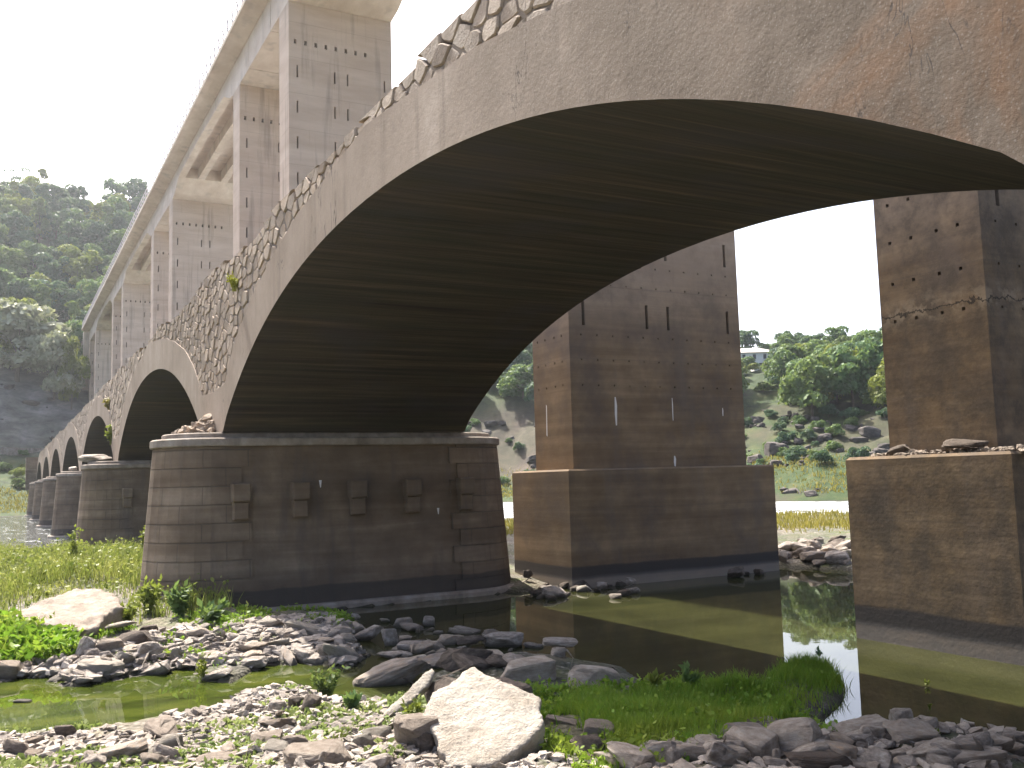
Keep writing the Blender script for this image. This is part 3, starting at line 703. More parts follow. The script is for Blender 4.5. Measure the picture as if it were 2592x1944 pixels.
# ------------------------------------------------------------------ trees
def leaf_cloud(g, lobes, nleaf, size, flat=.25):
    V = []; w = np.array([l[1]**2 for l in lobes]); w = w/w.sum(); cnt = g.multinomial(nleaf, w); vs = []
    for (c, rr, sz), k in zip(lobes, cnt):
        d = g.normal(size=(k, 3)); d /= np.linalg.norm(d, axis=1)[:, None]
        d[:, 2] = np.where(d[:, 2] < -.35, -d[:, 2], d[:, 2])
        p = np.array(c)+d*(rr*(g.uniform(.62, 1.06, k)**.6))[:, None]*np.array([1, 1, sz])
        nrm = d+g.normal(size=(k, 3))*.55; nrm /= np.linalg.norm(nrm, axis=1)[:, None]
        a = np.cross(nrm, g.normal(size=(k, 3))); a /= np.linalg.norm(a, axis=1)[:, None]; b = np.cross(nrm, a)
        s = size*g.uniform(.6, 1.4, k)[:, None]
        vs.append(np.stack([p-a*s, p-b*s*.55+a*s*.1, p+a*s, p+b*s*.55+a*s*.1], 1).reshape(-1, 3))
    V = np.concatenate(vs); return V, np.arange(len(V)).reshape(-1, 4)
def tree_proto(kind, seed):
    g = np.random.default_rng(seed); lobes = []
    if kind == 'round':
        H = 8.5
        for k in range(22):
            a = g.uniform(0, 6.28); q = g.uniform(0, 1)**.6; z = g.uniform(1.3, 7.4)
            rad = 2.9*math.sqrt(max(.25, 1-((z-4.0)/4.4)**2))
            lobes.append(((math.cos(a)*q*rad, math.sin(a)*q*rad, z), g.uniform(1.0, 1.75), .8))
        V, F = leaf_cloud(g, lobes, 3300, .32); tr = 3.6
    elif kind == 'tall':
        for k in range(20):
            z = g.uniform(1.2, 11.2); rad = 2.2*(1-(z-1)/12); a = g.uniform(0, 6.28)
            lobes.append(((math.cos(a)*rad, math.sin(a)*rad, z), g.uniform(.8, 1.3)*(1.2-z/22), .9))
        V, F = leaf_cloud(g, lobes, 2600, .30); tr = 5
    elif kind == 'sparse':
        for k in range(9):
            a = g.uniform(0, 6.28); z = g.uniform(6, 13); q = g.uniform(.2, 2.2)
            lobes.append(((math.cos(a)*q, math.sin(a)*q, z), g.uniform(.7, 1.2), .95))
        V, F = leaf_cloud(g, lobes, 800, .22); tr = 10
    else:                                             # bush
        for k in range(11):
            a = g.uniform(0, 6.28); q = g.uniform(0, 1.5); lobes.append(((math.cos(a)*q, math.sin(a)*q, g.uniform(.5, 1.9)), g.uniform(.6, 1.0), .85))
        V, F = leaf_cloud(g, lobes, 1500, .19); tr = .9
    cm = fastmesh('crown', V, F); mb = MB(); mb.tube((0, 0, -.6), (g.uniform(-.2, .2), g.uniform(-.2, .2), tr), .2 if kind != 'bush' else .07, 7, 0, .09 if kind != 'bush' else .03)
    for k in range(len(lobes) if kind == 'sparse' else 5):
        l = lobes[k % len(lobes)][0]; mb.tube((0, 0, tr*.75), l, .07 if kind != 'bush' else .03, 5, 0, .02)
    me = bpy.data.meshes.new('trunk'); me.from_pydata(mb.v, [], mb.f); me.materials.append(M['bark']); return cm, me
PROTO = {}
for kind in ('round', 'tall', 'sparse', 'bush'):
    for s in range(4 if kind == 'round' else 2):
        cm, tm = tree_proto(kind, 11*s+len(kind))
        for lm in ('leafA', 'leafB', 'leafC', 'leafD'):
            c2 = cm.copy(); c2.name = 'crown'; c2.materials.append(M[lm]); PROTO[(kind, s, lm)] = (c2, tm)
def tree(x, y, kind, leaf, s, label, cat='tree', group=None, z=None, sx=1., sz=1., name=None, var=None):
    cm, tm = PROTO[(kind, (rnd.randrange(4 if kind == 'round' else 2)) if var is None else var, leaf)]
    r = empty(name or ('broadleaf_tree' if kind != 'bush' else 'shrub'), (x, y, gz(x, y)-.15 if z is None else z))
    r.rotation_euler = (0, 0, rnd.uniform(0, 6.28)); r.scale = (s*sx, s*sx, s*sz)
    c = bpy.data.objects.new('crown', cm); COL.objects.link(c); c.parent = r
    t = bpy.data.objects.new('trunk', tm); COL.objects.link(t); t.parent = r
    tag(r, label, cat, group); return r
def polar(a, r): return -r*math.cos(R(a)), r*math.sin(R(a))
def forest(n, a0, a1, q0, q1, sep, label, group, leaves, kinds, ok=None, smin=.8, smax=1.2):
    pts = []
    for _ in range(n*40):
        if len(pts) >= n: break
        a = rnd.uniform(a0, a1); q = rnd.uniform(q0, q1); r = float(d0(a))+q; x, y = polar(a, r)
        if ok and not ok(a, r, q): continue
        if any((x-u)**2+(y-v)**2 < sep*sep for u, v in pts): continue
        pts.append((x, y)); tree(x, y, rnd.choice(kinds), rnd.choice(leaves), rnd.uniform(smin, smax), label, 'tree', group)
forest(150, -3, 11.5, 66, 162, 4.6, 'leafy green tree packed among many others on the steep hillside left of the bridges', 'trees on the steep left hillside', ['leafA', 'leafA', 'leafB', 'leafC'], ['round', 'round', 'round', 'tall'], None, .9, 1.35)
forest(44, 11.5, 34, 40, 110, 4.8, 'dark green tree on the slope seen through the big arch or behind the piers', 'trees seen behind the arch and piers', ['leafA', 'leafB'], ['round', 'round', 'tall'], None, .8, 1.2)
def ok_right(a, r, q):
    if 41 < a < 44.6 and 135 < r < 206: return False
    return True
forest(46, 38.5, 54, 37, 78, 4.2, 'green tree among others on the right hillside seen between the two near piers', 'trees on the right hillside', ['leafA', 'leafA', 'leafB', 'leafC'], ['round'], ok_right, .8, 1.15)
forest(46, 38.5, 54, 78, 118, 3.8, 'green tree among others on the right hillside seen between the two near piers', 'trees on the right hillside', ['leafA', 'leafA', 'leafB'], ['round'], ok_right, .5, .8)
forest(22, -12, -3, 60, 140, 7, 'leafy green tree packed among many others on the steep hillside left of the bridges', 'trees on the steep left hillside', ['leafA', 'leafB'], ['round'], None, .9, 1.3)
def atpx(px, r): return polar(28.39+math.degrees(math.atan((px-1106)/2043.36)), r)
def treepx(px, r, ytop, kind, leaf, wpx, label, name=None, cat='tree', zb=None, var=0, hnat=8.6, wnat=7.4):
    x, y = atpx(px, r); hor = 1065-(px*.0277); zt = 3+(hor-ytop)/2043.36*r; z = gz(x, y)-.1 if zb is None else zb
    h = max(1.2, zt-z); w = wpx*r/2043.36
    return tree(x, y, kind, leaf, 1, label, cat, None, z, w/wnat, h/hnat, name, var)
forest(46, 40, 52.5, 9, 40, 2.6, 'small dark bush among the rocks of the grassy right slope between the two near piers', 'bushes among the rocks on the right slope', ['leafA', 'leafB'], ['bush'], None, .25, .75)
forest(26, 22, 35, 10, 42, 3.2, 'small dark bush on the grey slope seen beside the middle pier', 'bushes on the slope beside the middle pier', ['leafA', 'leafB'], ['bush'], None, .3, .8)
forest(30, -3, 8, 10, 44, 3.4, 'small green bush on the far left river bank', 'bushes on the far left bank', ['leafA', 'leafC'], ['bush'], None, .3, .8)
forest(34, 39, 53, 34, 100, 3.2, 'low dark green shrub among others on the right hillside', 'shrubs on the right hillside', ['leafA', 'leafB', 'leafC'], ['bush'], lambda a, r, q: q > 62 or not (41 < a < 44.6), .7, 1.5)
treepx(30, 197, 690, 'round', 'leafD', 190, 'big pale silvery green willow at the left edge below the dark hillside', 'willow_tree', var=1)
treepx(112, 192, 742, 'round', 'leafD', 110, 'smaller pale grey-green willow beside the big one, nearer the bridge end', 'willow_tree', var=2)
treepx(150, 190, 735, 'round', 'leafC', 60, 'small bright yellow-green tree just below the far end of the high deck', var=3)
treepx(176, 200, 715, 'round', 'leafA', 70, 'dark green tree tucked under the far end of the high deck', var=0)
treepx(255, 296, 412, 'round', 'leafB', 95, 'tall bluish bushy tree topping the ridge beside the high deck', None)
treepx(14, 305, 412, 'sparse', 'leafB', 60, 'thin sparse tall tree rising alone above the left ridge', hnat=15.6, wnat=6)
treepx(1618, 214, 718, 'round', 'leafB', 62, 'dark airy tree rising behind the white house', var=1)
treepx(1706, 212, 722, 'round', 'leafB', 50, 'dark round-topped tree on the right skyline next after the one behind the house', var=2)
treepx(1742, 213, 728, 'round', 'leafB', 62, 'dark broad tree at the top of the right skyline', var=3)
treepx(1795, 165, 790, 'round', 'leafA', 120, 'big dark rounded oak low on the right slope above the rocks', 'oak_tree', var=0)
treepx(1752, 178, 755, 'round', 'leafC', 105, 'broad light green tree in the middle of the right slope', var=1)
treepx(1845, 200, 745, 'round', 'leafC', 90, 'light green tree near the skyline, half way between the house and the right pier', var=2)
treepx(1885, 175, 800, 'round', 'leafA', 90, 'dark green tree beside the left edge of the right pier', var=3)
treepx(1895, 205, 760, 'tall', 'leafB', 50, 'dark pointed tree on the skyline at the right pier edge', hnat=12.4, wnat=5.6)
treepx(1650, 158, 830, 'bush', 'leafA', 80, 'dark shrub mass on the slope below the white house', 'shrub', 'shrub', hnat=2.8, wnat=4.8)
treepx(1700, 162, 835, 'bush', 'leafB', 90, 'dark shrub on the slope right of the one below the house', 'shrub', 'shrub', hnat=2.8, wnat=4.8, var=1)
treepx(1672, 190, 768, 'bush', 'leafC', 34, 'light green bush at the right end of the white house', 'shrub', 'shrub', hnat=2.8, wnat=4.8, var=1)
treepx(1130, 170, 780, 'round', 'leafA', 110, 'dark tree filling the gap between the big arch and the middle pier', var=2)
treepx(1085, 178, 800, 'round', 'leafB', 110, 'darker tree just left of the one filling the gap beside the middle pier', var=3)

# ------------------------------------------------------------------ white house on the right hill
hx, hy = atpx(1622, 203); hzb = 3+(1020-789)/2043.36*203
hs = empty('white_house', (hx, hy, hzb-.4)); tag(hs, 'long low white rendered house with pale hipped roof on the wooded right hill', 'house')
hs.scale = (1.15, 1.15, .85); hs.rotation_euler = (0, 0, R(-43+90+14))
mb = MB(); mb.box(-6, 5.2, 0, 6, -3, 2.9); mb.build('wall', M['white'], hs)
mb = MB(); e = .45; mb.add([(-6-e, -e, 2.85), (5.2+e, -e, 2.85), (5.2+e, 6+e, 2.85), (-6-e, 6+e, 2.85), (-3.4, 3, 4.5), (2.6, 3, 4.5)], [(0, 1, 5, 4), (1, 2, 5), (2, 3, 4, 5), (3, 0, 4), (3, 2, 1, 0)]); mb.build('roof', M['roof'], hs)
for x in (-4.6, -2.7, -.8, 1.1, 3.0, 4.3):
    mb = MB(); mb.box(x-.28, x+.28, -.03, .2, 1.2, 2.4); w = mb.build('window', M['glass'], hs)
    mb = MB(); mb.box(x-.36, x+.36, -.08, .05, 1.1, 1.195); mb.build('sill', M['white'], w)
sx_, sy_ = atpx(1652, 196); szb = 3+(1020-806)/2043.36*196
sh = empty('outbuilding', (sx_, sy_, szb-.2)); tag(sh, 'small low white outbuilding with a dark flat top just below the white house', 'outbuilding'); sh.rotation_euler = hs.rotation_euler
mb = MB(); mb.box(-1.7, 1.6, 0, 3, -3, 1.25); mb.build('wall', M['white'], sh)
mb = MB(); mb.box(-1.95, 1.85, -.3, 3.3, 1.25, 1.5); mb.build('roof', M['dark'], sh)
mb = MB(); mb.box(-.5, .1, -.03, .1, -.2, .8); mb.build('opening', M['dark'], sh)

# pale retaining wall along the far left bank
mb = MB(); pts = [polar(a, d0(a)+44) for a in (-6, -4, -2, 0, 1.0, 2.0)]
for (xa, ya), (xb, yb) in zip(pts[:-1], pts[1:]):
    mb.box(0, 1, 0, 1, 0, 1) if False else None
    za, zb = gz(xa, ya), gz(xb, yb); t = Vector((xb-xa, yb-ya, 0)).normalized(); nn_ = Vector((-t.y, t.x, 0))*.3
    mb.loft([[(xa-nn_.x, ya-nn_.y, za-1), (xa+nn_.x, ya+nn_.y, za-1), (xa+nn_.x, ya+nn_.y, za+1.0), (xa-nn_.x, ya-nn_.y, za+1.0)],
             [(xb-nn_.x, yb-nn_.y, zb-1), (xb+nn_.x, yb+nn_.y, zb-1), (xb+nn_.x, yb+nn_.y, zb+1.0), (xb-nn_.x, yb-nn_.y, zb+1.0)]])
tag(mb.build('retaining_wall', M['cap']), 'long low pale stone wall along the far left bank', 'wall')
# ------------------------------------------------------------------ rocks
def zA(x, y): return (.27006*x, 1152.1+.27006*y)
def zB(x, y): return (512.0+.23148*x, 1280.1+.23148*y)
def zC(x, y): return (853.4+.1929*x, 1365.4+.1929*y)
def zD(x, y): return (1194.8+.23148*x, 1365.4+.23148*y)
def zE(x, y): return (1621.5+.26698*x, 1365.4+.26698*y)
RP = []
for s in range(16):
    V, F = hull(100+s, 18, .13, .5 if s % 3 else .85)
    me = bpy.data.meshes.new('rock'); me.from_pydata(V.tolist(), [], F); bm = bmesh.new(); bm.from_mesh(me)
    bmesh.ops.triangulate(bm, faces=[f for f in bm.faces if len(f.verts) > 4])
    bmesh.ops.subdivide_edges(bm, edges=bm.edges, cuts=2, use_grid_fill=True)
    off = Vector((s*7.1, s*3.3, 0))
    for v in bm.verts:
        n1 = mnoise.fractal(v.co*1.7+off, 1, 2, 4); v.co += v.co.normalized()*n1*.07
        if s % 2: v.co.z += .05*math.sin(v.co.z*16+3*mnoise.noise(v.co*2+off))    # bedding steps
    bmesh.ops.recalc_face_normals(bm, faces=bm.faces); bm.to_mesh(me); bm.free(); RP.append(me)
RPM = {}
def rockmesh(k, mat):
    if (k, mat) not in RPM:
        m = RP[k].copy(); m.name = 'rock'; m.materials.append(M[mat]); RPM[(k, mat)] = m
    return RPM[(k, mat)]
YAWC = math.atan2(CAMAX[0][1], CAMAX[0][0])       # image right, on the ground
def rock_at(p, w, d, h, mat, yaw=0., tx=0., ty=0., k=None, name='rock', sink=.25):
    k = rnd.randrange(16) if k is None else k
    o = bpy.data.objects.new(name, rockmesh(k, mat)); COL.objects.link(o)
    o.scale = (w/2, d/2, h/2); o.location = (p[0], p[1], p[2]+h*(.5-sink)); o.rotation_euler = (tx, ty, YAWC+yaw); return o
def hero(q, wpx, hpx, mat, label, dr=.7, hf=.75, yaw=0, tx=0, ty=0, k=None, cat='rock', name='rock', dz=0, sink=.2):
    p, t = hit(q[0], q[1]); w = wpx*t/2043.36; h = hpx*hf*t/2043.36
    p = p+np.array([CAMAX[2][0], CAMAX[2][1], 0])*w*dr*.4+np.array([0, 0, dz])
    return tag(rock_at(p, w, w*dr, h, mat, yaw, tx, ty, k, name, sink), label, cat)
S = 'slate'
hero(zA(1095, 940), 112, 42, 'brown', 'dark square rock block below the sandy boulder, with slates on top', .6, 1.0, .05, 0, 0, 2)
hero(zA(945, 800), 60, 14, 'pale', 'thin pale slate lying on the dark square block', .7, .6, .1, .0, -.12, 3, dz=.12)
hero(zA(1160, 790), 38, 16, 'brown', 'small dark stone perched at the back of the dark square block', .8, .9, 0, 0, 0, 4)
hero(zA(660, 1005), 30, 46, S, 'upright pointed stone standing below the sandy boulder', .7, 1.1, .3, .1, .35, 5)
hero(zA(760, 1130), 85, 36, 'pale', 'white broken slab brightest on the rubble bar', .7, .8, .2, .1, .12, 1)
hero(zA(570, 1160), 55, 26, 'pale', 'white slab leaning steeply at the stream edge', .45, .7, -.5, .25, -.35, 7)
hero(zA(620, 1200), 70, 24, 'pale', 'long white slab dipping into the stream, in front of the leaning one', .4, .6, -.4, .2, -.2, 9)
hero(zA(1200, 1140), 78, 34, S, 'dark-faced slanting slab at the water edge left of the stream plant', .6, .9, -.3, .15, -.3, 11)
hero(zA(1860, 1000), 50, 36, S, 'pointed pale-topped rock in the middle of the rubble bar', .8, .9, .5, .2, .1, 6)
hero(zA(1720, 1160), 62, 24, S, 'flat slab reaching into the stream at its middle', .6, .7, -.4, .1, -.25, 13)
hero(zA(1010, 1010), 62, 18, S, 'half-buried flat stone in front of the dark square block', .5, .8, 0, 0, 0, 8)
hero(zA(380, 1090), 44, 24, S, 'brownish slab at the left end of the rubble bar', .6, .9, .2, .2, .1, 10)
hero(zA(290, 1050), 42, 18, 'pale', 'pale flat slab at the far left of the rubble bar', .6, .8, .3, .15, 0, 12)
hero(zA(160, 1360), 36, 9, 'pale', 'single white stone awash in the left of the stream', .5, .9, 0, 0, 0, 14, sink=.35)
hero(zA(500, 1620), 40, 24, 'brown', 'small dark wet boulder at the near left stream edge', .8, .9, .2, 0, 0, 15)
hero((267, 1600), 18, 12, 'brown', 'second small dark stone right of the dark wet boulder', .8, .9, 0, 0, 0, 1)
hero(zB(940, 640), 82, 52, 'pale', 'bright white stone sloping into the stream, mirrored in it', .55, .75, .5, .1, .5, 0)
hero(zB(1400, 870), 172, 66, S, 'long tilted grey slab between the stream and the shaded rocks', .5, .75, .12, .1, -.3, 3)
hero(zB(1500, 890), 110, 30, 'brown', 'dark low rock under the long tilted slab', .6, .8, 0, 0, 0, 2)
hero(zC(720, 440), 150, 74, 'brown', 'large dark-faced slab leaning behind the big pale boulder', .55, .8, -.2, .1, -.4, 9)
hero(zC(1170, 190), 100, 42, S, 'broad low grey rock in the shaded water left of the pool', .7, .9, 0, 0, 0, 12)
hero(zC(1330, 350), 44, 24, S, 'small squarish stone in front of the broad low grey rock', .7, .9, 0, 0, 0, 13)
hero(zC(1450, 590), 135, 70, 'grey', 'left one of two long flat grey boulders at the pool edge', .8, .8, .05, 0, 0, 4)
hero(zD(300, 530), 170, 88, 'grey', 'right one of two long flat grey boulders at the pool edge', .7, .85, -.1, 0, .08, 10)
hero(zD(60, 300), 84, 20, S, 'flat stone lying on top of the long grey boulders', .7, .8, 0, 0, 0, 14, dz=.25)
hero(zD(710, 580), 34, 18, S, 'small grey stone at the grass edge beside the long boulders', .8, .9, 0, 0, 0, 7)
hero(zD(640, 1080), 150, 58, 'sand', 'flat pale slab with dark underside in the grass right of the big boulder', .7, .75, -.1, -.05, .06, 8)
hero(zD(330, 1160), 62, 46, 'brown', 'brown rounded boulder beside the flat pale slab', .8, .9, .3, 0, 0, 5)
hero(zC(1890, 1030), 72, 20, S, 'narrow slab wedged against the right of the big pale boulder', .5, .8, -.3, 0, .2, 11)
hero(zB(1610, 1470), 118, 86, 'sand', 'rounded sandy boulder leaning on the left of the big pale boulder', .8, .9, -.3, 0, 0, 12)
hero(zB(1720, 1500), 66, 58, 'brown', 'dark brown angular rock in front of the big pale boulder', .7, .95, .35, .1, .2, 9)
hero(zB(170, 1130), 58, 34, S, 'grey rounded rock at the near stream edge, biggest of its cluster', .7, .95, .2, 0, .15, 6)
hero(zB(360, 1120), 40, 30, S, 'middle rock of the cluster at the near stream edge', .8, .9, .3, 0, 0, 3)
hero(zB(520, 1100), 38, 36, 'brown', 'dark rock of the cluster at the near stream edge', .8, .9, .1, 0, .1, 12)
hero(zB(670, 1110), 36, 42, 'brown', 'dark pointed rock at the right end of the stream-edge cluster', .8, .9, -.3, 0, .2, 5)
hero((366, 1632), 82, 42, 'pale', 'wedge-shaped stone with a white flat top at the bottom left', .7, .9, -.2, 0, .05, 2)
hero(zB(440, 1480), 86, 56, 'sand', 'rounded pinkish stone in the gravel at the bottom centre', .8, .8, .2, 0, 0, 10)
hero(zB(780, 1660), 34, 42, S, 'thin stone standing on edge at the bottom of the picture', .5, 1., .6, .2, .4, 7)
hero(zB(1080, 1230), 60, 20, 'pale', 'pale flat stone in the gravel by the leaning plank-shaped slab', .6, .8, .3, 0, 0, 13)
hero(zB(930, 400), 68, 32, S, 'domed grey rock in shade nearest the pier base', .8, .9, 0, 0, 0, 10)
hero(zB(1190, 460), 76, 34, S, 'oblong tilted stone in the shaded shallows', .55, .9, -.2, .1, -.3, 0)
hero(zB(1420, 500), 36, 44, S, 'pointed triangular stone in the shaded shallows', .8, 1., .2, 0, 0, 15)
hero(zB(1530, 330), 46, 26, S, 'rounded stone in the dark water below the pier ledge', .8, .9, 0, 0, 0, 4)
hero(zB(1720, 380), 28, 24, S, 'small round stone next to the rounded one below the pier ledge', .9, .9, 0, 0, 0, 6)
hero(zB(1850, 330), 58, 28, S, 'low wide stone farthest out in the water below the pier ledge', .8, .9, 0, 0, 0, 8)
hero(zB(1620, 560), 76, 26, S, 'oval flat stone in the shaded shallows', .7, .9, 0, 0, 0, 14)
hero(zB(2010, 480), 54, 18, 'sand', 'brownish flat stone in the shaded shallows', .6, .9, 0, 0, 0, 3)
hero(zE(150, 965), 56, 50, 'grey', 'squarish grey rock at the right end of the grass', .8, .9, .2, 0, 0, 2)
hero(zE(450, 1010), 120, 46, 'grey', 'broad wedge-shaped grey rock next to the squarish one', .7, .8, -.15, 0, .12, 9)
hero(zE(960, 860), 96, 38, 'grey', 'sloping grey rock at the end of the bright water strip', .7, .85, .1, 0, -.15, 5)
hero(zE(1280, 870), 60, 32, 'grey', 'grey rock at the pool edge below the round stone', .7, .9, -.1, 0, 0, 12)
hero(zE(1260, 755), 44, 38, 'grey', 'round stone standing in the pool by the right pier', .9, .95, 0, 0, 0, 1)
hero(zE(1930, 985), 110, 42, 'grey', 'angular grey slab at the right pool edge', .7, .9, .15, 0, -.12, 11)
hero(zE(1490, 960), 150, 36, 'brown', 'long dark sunken stone along the right pool edge', .5, .8, -.05, 0, 0, 8)
hero(zE(880, 1060), 100, 34, 'grey', 'flat grey stone with mossy edge in the right rubble', .6, .8, -.1, 0, .1, 13)
hero(zE(1500, 1060), 90, 38, 'grey', 'pale grey blocky stone in the right rubble', .7, .9, .1, 0, 0, 0)
hero(zE(1850, 1110), 130, 40, 'grey', 'wide grey stone at the bottom right', .7, .8, 0, 0, 0, 4)
hero(zE(1150, 1120), 110, 40, 'grey', 'rounded grey stone at the bottom, left of the wide one', .7, .8, .2, 0, 0, 6)
hero(zE(600, 1130), 130, 44, 'brown', 'brownish rock at the bottom below the broad wedge-shaped one', .7, .8, -.1, 0, 0, 15)
hero(zE(250, 1110), 44, 44, 'grey', 'upright grey stone below the squarish rock', .8, .9, .3, 0, .15, 7)
hero(zD(1110, 1250), 44, 46, 'grey', 'pointed grey stone at the bottom edge under the grass', .7, .9, .5, .1, .35, 9)
hero(zD(1660, 1240), 92, 40, 'grey', 'bright grey stone at the bottom edge under the grass, right of the pointed one', .7, .9, .2, 0, 0, 3)
hero(zD(1640, 1110), 34, 24, 'sand', 'small yellowish stone under the grass', .8, .9, 0, 0, 0, 14)
hero(zD(480, 1268), 84, 24, 'brown', 'dark flat stone at the bottom below the flat pale slab', .7, .8, -.2, 0, .1, 5)
hero((1268, 1281), 42, 20, 'pale', 'pale stone against the foot of the middle pier plinth', .8, .9, 0, 0, 0, 2)
hero((1330, 1294), 26, 14, S, 'squarish small stone in the water in front of the middle plinth', .8, .9, 0, 0, 0, 5)
hero((1140, 1262), 44, 34, 'brown', 'dark jagged stone between the old pier and the middle plinth', .8, 1., 0, 0, 0, 7)

def slab(name, pix, p0, nrm, thick, mat, label, cat='rock', vox=.05, dis=.05, seed=0):
    r, u, f = [np.array(k) for k in CAMAX]; p0 = np.array(p0); nrm = np.array(nrm)/np.linalg.norm(nrm); P = []
    for q in pix:
        d = f*CAMF+r*(q[0]-1106)-u*(q[1]-829.5); t = ((p0-np.array([0, 0, 3.]))@nrm)/(d@nrm); P.append(np.array([0, 0, 3.])+d*t)
    c = sum(P)/len(P); bm = bmesh.new(); a = [bm.verts.new(Vector(p-c)) for p in P]; b = [bm.verts.new(Vector((p-c)*.93-nrm*thick)) for p in P]
    bm.faces.new(a); bm.faces.new(list(reversed(b)))
    for i in range(len(a)): bm.faces.new((a[i], b[i], b[(i+1) % len(a)], a[(i+1) % len(a)]))
    bmesh.ops.recalc_face_normals(bm, faces=bm.faces); me = bpy.data.meshes.new(name); bm.to_mesh(me); bm.free()
    tmp = bpy.data.objects.new('tmp', me); COL.objects.link(tmp); md = tmp.modifiers.new('r', 'REMESH'); md.mode = 'VOXEL'; md.voxel_size = vox
    dg = bpy.context.evaluated_depsgraph_get(); me2 = bpy.data.meshes.new_from_object(tmp.evaluated_get(dg)); bpy.data.objects.remove(tmp)
    bm = bmesh.new(); bm.from_mesh(me2); bmesh.ops.smooth_vert(bm, verts=bm.verts, factor=.25, use_axis_x=True, use_axis_y=True, use_axis_z=True); bm.normal_update()
    for v in bm.verts:
        q = v.co*2.2+Vector((seed*3.1, 0, 0)); v.co += v.normal*(mnoise.fractal(q, 1, 2, 5)*dis+dis*.5*mnoise.fractal(q*5, 1, 2, 3))
    bm.to_mesh(me2); bm.free(); me2.polygons.foreach_set('use_smooth', [True]*len(me2.polygons)); me2.name = name
    o = link(name, me2, None, [M[mat]]); o.location = c.tolist(); return tag(o, label, cat)
p, t = hit(*zC(620, 1500)); fh = np.array([CAMAX[2][0], CAMAX[2][1], 0]); fh /= np.linalg.norm(fh); rh = np.array([CAMAX[0][0], CAMAX[0][1], 0]); rh /= np.linalg.norm(rh)
slab('boulder', [zC(*q) for q in [(300, 960), (400, 660), (600, 570), (760, 430), (890, 360), (990, 450), (1160, 520), (1350, 610), (1640, 720), (1620, 860), (1680, 985), (1640, 1070), (1450, 1270), (1250, 1400), (1080, 1490), (820, 1500), (600, 1495), (560, 1380), (470, 1310), (480, 1180)]], p+np.array([0, 0, .12]), np.array([0, 0, 1])-fh*.42-rh*.06, .30, 'pale', 'big pale cream flat boulder tilted up in the centre foreground, the largest and brightest', 'boulder', .028, .022, 2)
rock_at(hit(*zC(1000, 1250))[0]+fh*.5, 1.0, .9, .7, 'brown', .3, k=4, sink=.3); tag(bpy.context.scene.objects[-1] if False else COL.objects[-1], 'dark stone propping the underside of the big pale boulder', 'rock')
rock_at(hit(*zC(700, 1000))[0]+fh*.9, .9, .8, .75, 'brown', .9, k=6, sink=.3); tag(COL.objects[-1], 'second dark stone under the back of the big pale boulder', 'rock')
# plank-like slab leaning left of it
p, t = hit(*zB(1250, 1235))
slab('rock', [zB(*q) for q in [(1245, 1235), (1480, 1010), (1640, 850), (1820, 690), (1855, 730), (1800, 850), (1640, 1010), (1480, 1120), (1330, 1190)]], p+np.array([0, 0, .05]), np.array([0, 0, 1])-fh*.55+rh*.25, .12, 'pale', 'narrow plank-shaped pale slab leaning beside the big pale boulder', 'rock', .025, .02, 5)
p, t = hit(*zA(600, 800))
slab('boulder', [zA(*q) for q in [(30, 665), (170, 590), (330, 535), (480, 480), (600, 440), (730, 430), (880, 470), (960, 520), (1000, 570), (900, 620), (840, 660), (800, 735), (700, 760), (600, 772), (500, 765), (450, 755), (350, 720), (130, 690)]], p+np.array([0, 0, .30]), np.array([0, 0, 1])-fh*.15, .33, 'sand', 'large flat sandy boulder at the meadow edge, overhanging dark shade', 'boulder', .07, .06, 8)

# stones lying about, one object each
def infree(x, y): return min(float(sdist(STREAM, np.array([x]), np.array([y]))[0]), float(sdist(POOL, np.array([x]), np.array([y]))[0]))
def scatter(n, pix, smin, smax, mats, label, group, flat=(.3, .6), deep=-.15, kinds=None):
    k = 0
    xs = [q[0] for q in pix]; ys = [q[1] for q in pix]; tries = 0
    while k < n and tries < n*30:
        tries += 1; u, v = rnd.uniform(min(xs), max(xs)), rnd.uniform(min(ys), max(ys))
        if sdist(pix, np.array([u]), np.array([v]))[0] > 0: continue
        p, t = hit(u, v)
        if infree(p[0], p[1]) < deep: continue
        if rnd.random() > (t/17.)**-1 and t > 17: continue
        w = smin+(smax-smin)*rnd.random()**2.2
        o = rock_at(p, w, w*rnd.uniform(.5, .9), w*rnd.uniform(*flat), rnd.choice(mats), rnd.uniform(-1.2, .6), rnd.uniform(-.3, .3), rnd.uniform(-.4, .25), sink=.22)
        tag(o, label, 'stone', group); o.name = 'loose_stone'; k += 1
scatter(110, [(0, 1405), (120, 1400), (230, 1405), (340, 1385), (420, 1350), (560, 1330), (700, 1340), (760, 1400), (700, 1450), (560, 1450), (470, 1430), (330, 1440), (240, 1475), (0, 1470)], .16, .62, ['slate', 'slate', 'pale', 'slate', 'sand'], 'loose pale slate stone among many on the sunny rubble bar along the stream', 'loose stones on the rubble bar', deep=-.05)
scatter(40, [(700, 1330), (900, 1330), (1140, 1320), (1300, 1330), (1330, 1400), (1150, 1450), (900, 1430), (760, 1400)], .2, .6, ['grey', 'slate', 'grey'], 'loose grey stone among others in the shaded shallows in front of the old pier', 'loose stones in the shaded shallows', deep=-.6)
scatter(60, [(0, 1610), (280, 1600), (480, 1545), (700, 1560), (860, 1590), (930, 1659), (0, 1659)], .08, .36, ['slate', 'pale', 'sand', 'slate'], 'loose small stone in the gravel at the bottom left', 'loose stones in the near gravel', deep=-.05)
scatter(62, [(1240, 1659), (1340, 1630), (1640, 1590), (1780, 1600), (1900, 1570), (2212, 1600), (2212, 1659)], .22, .62, ['grey', 'grey', 'grey', 'slate'], 'loose grey stone in the rubble at the bottom right', 'loose stones in the right rubble', deep=-.1)
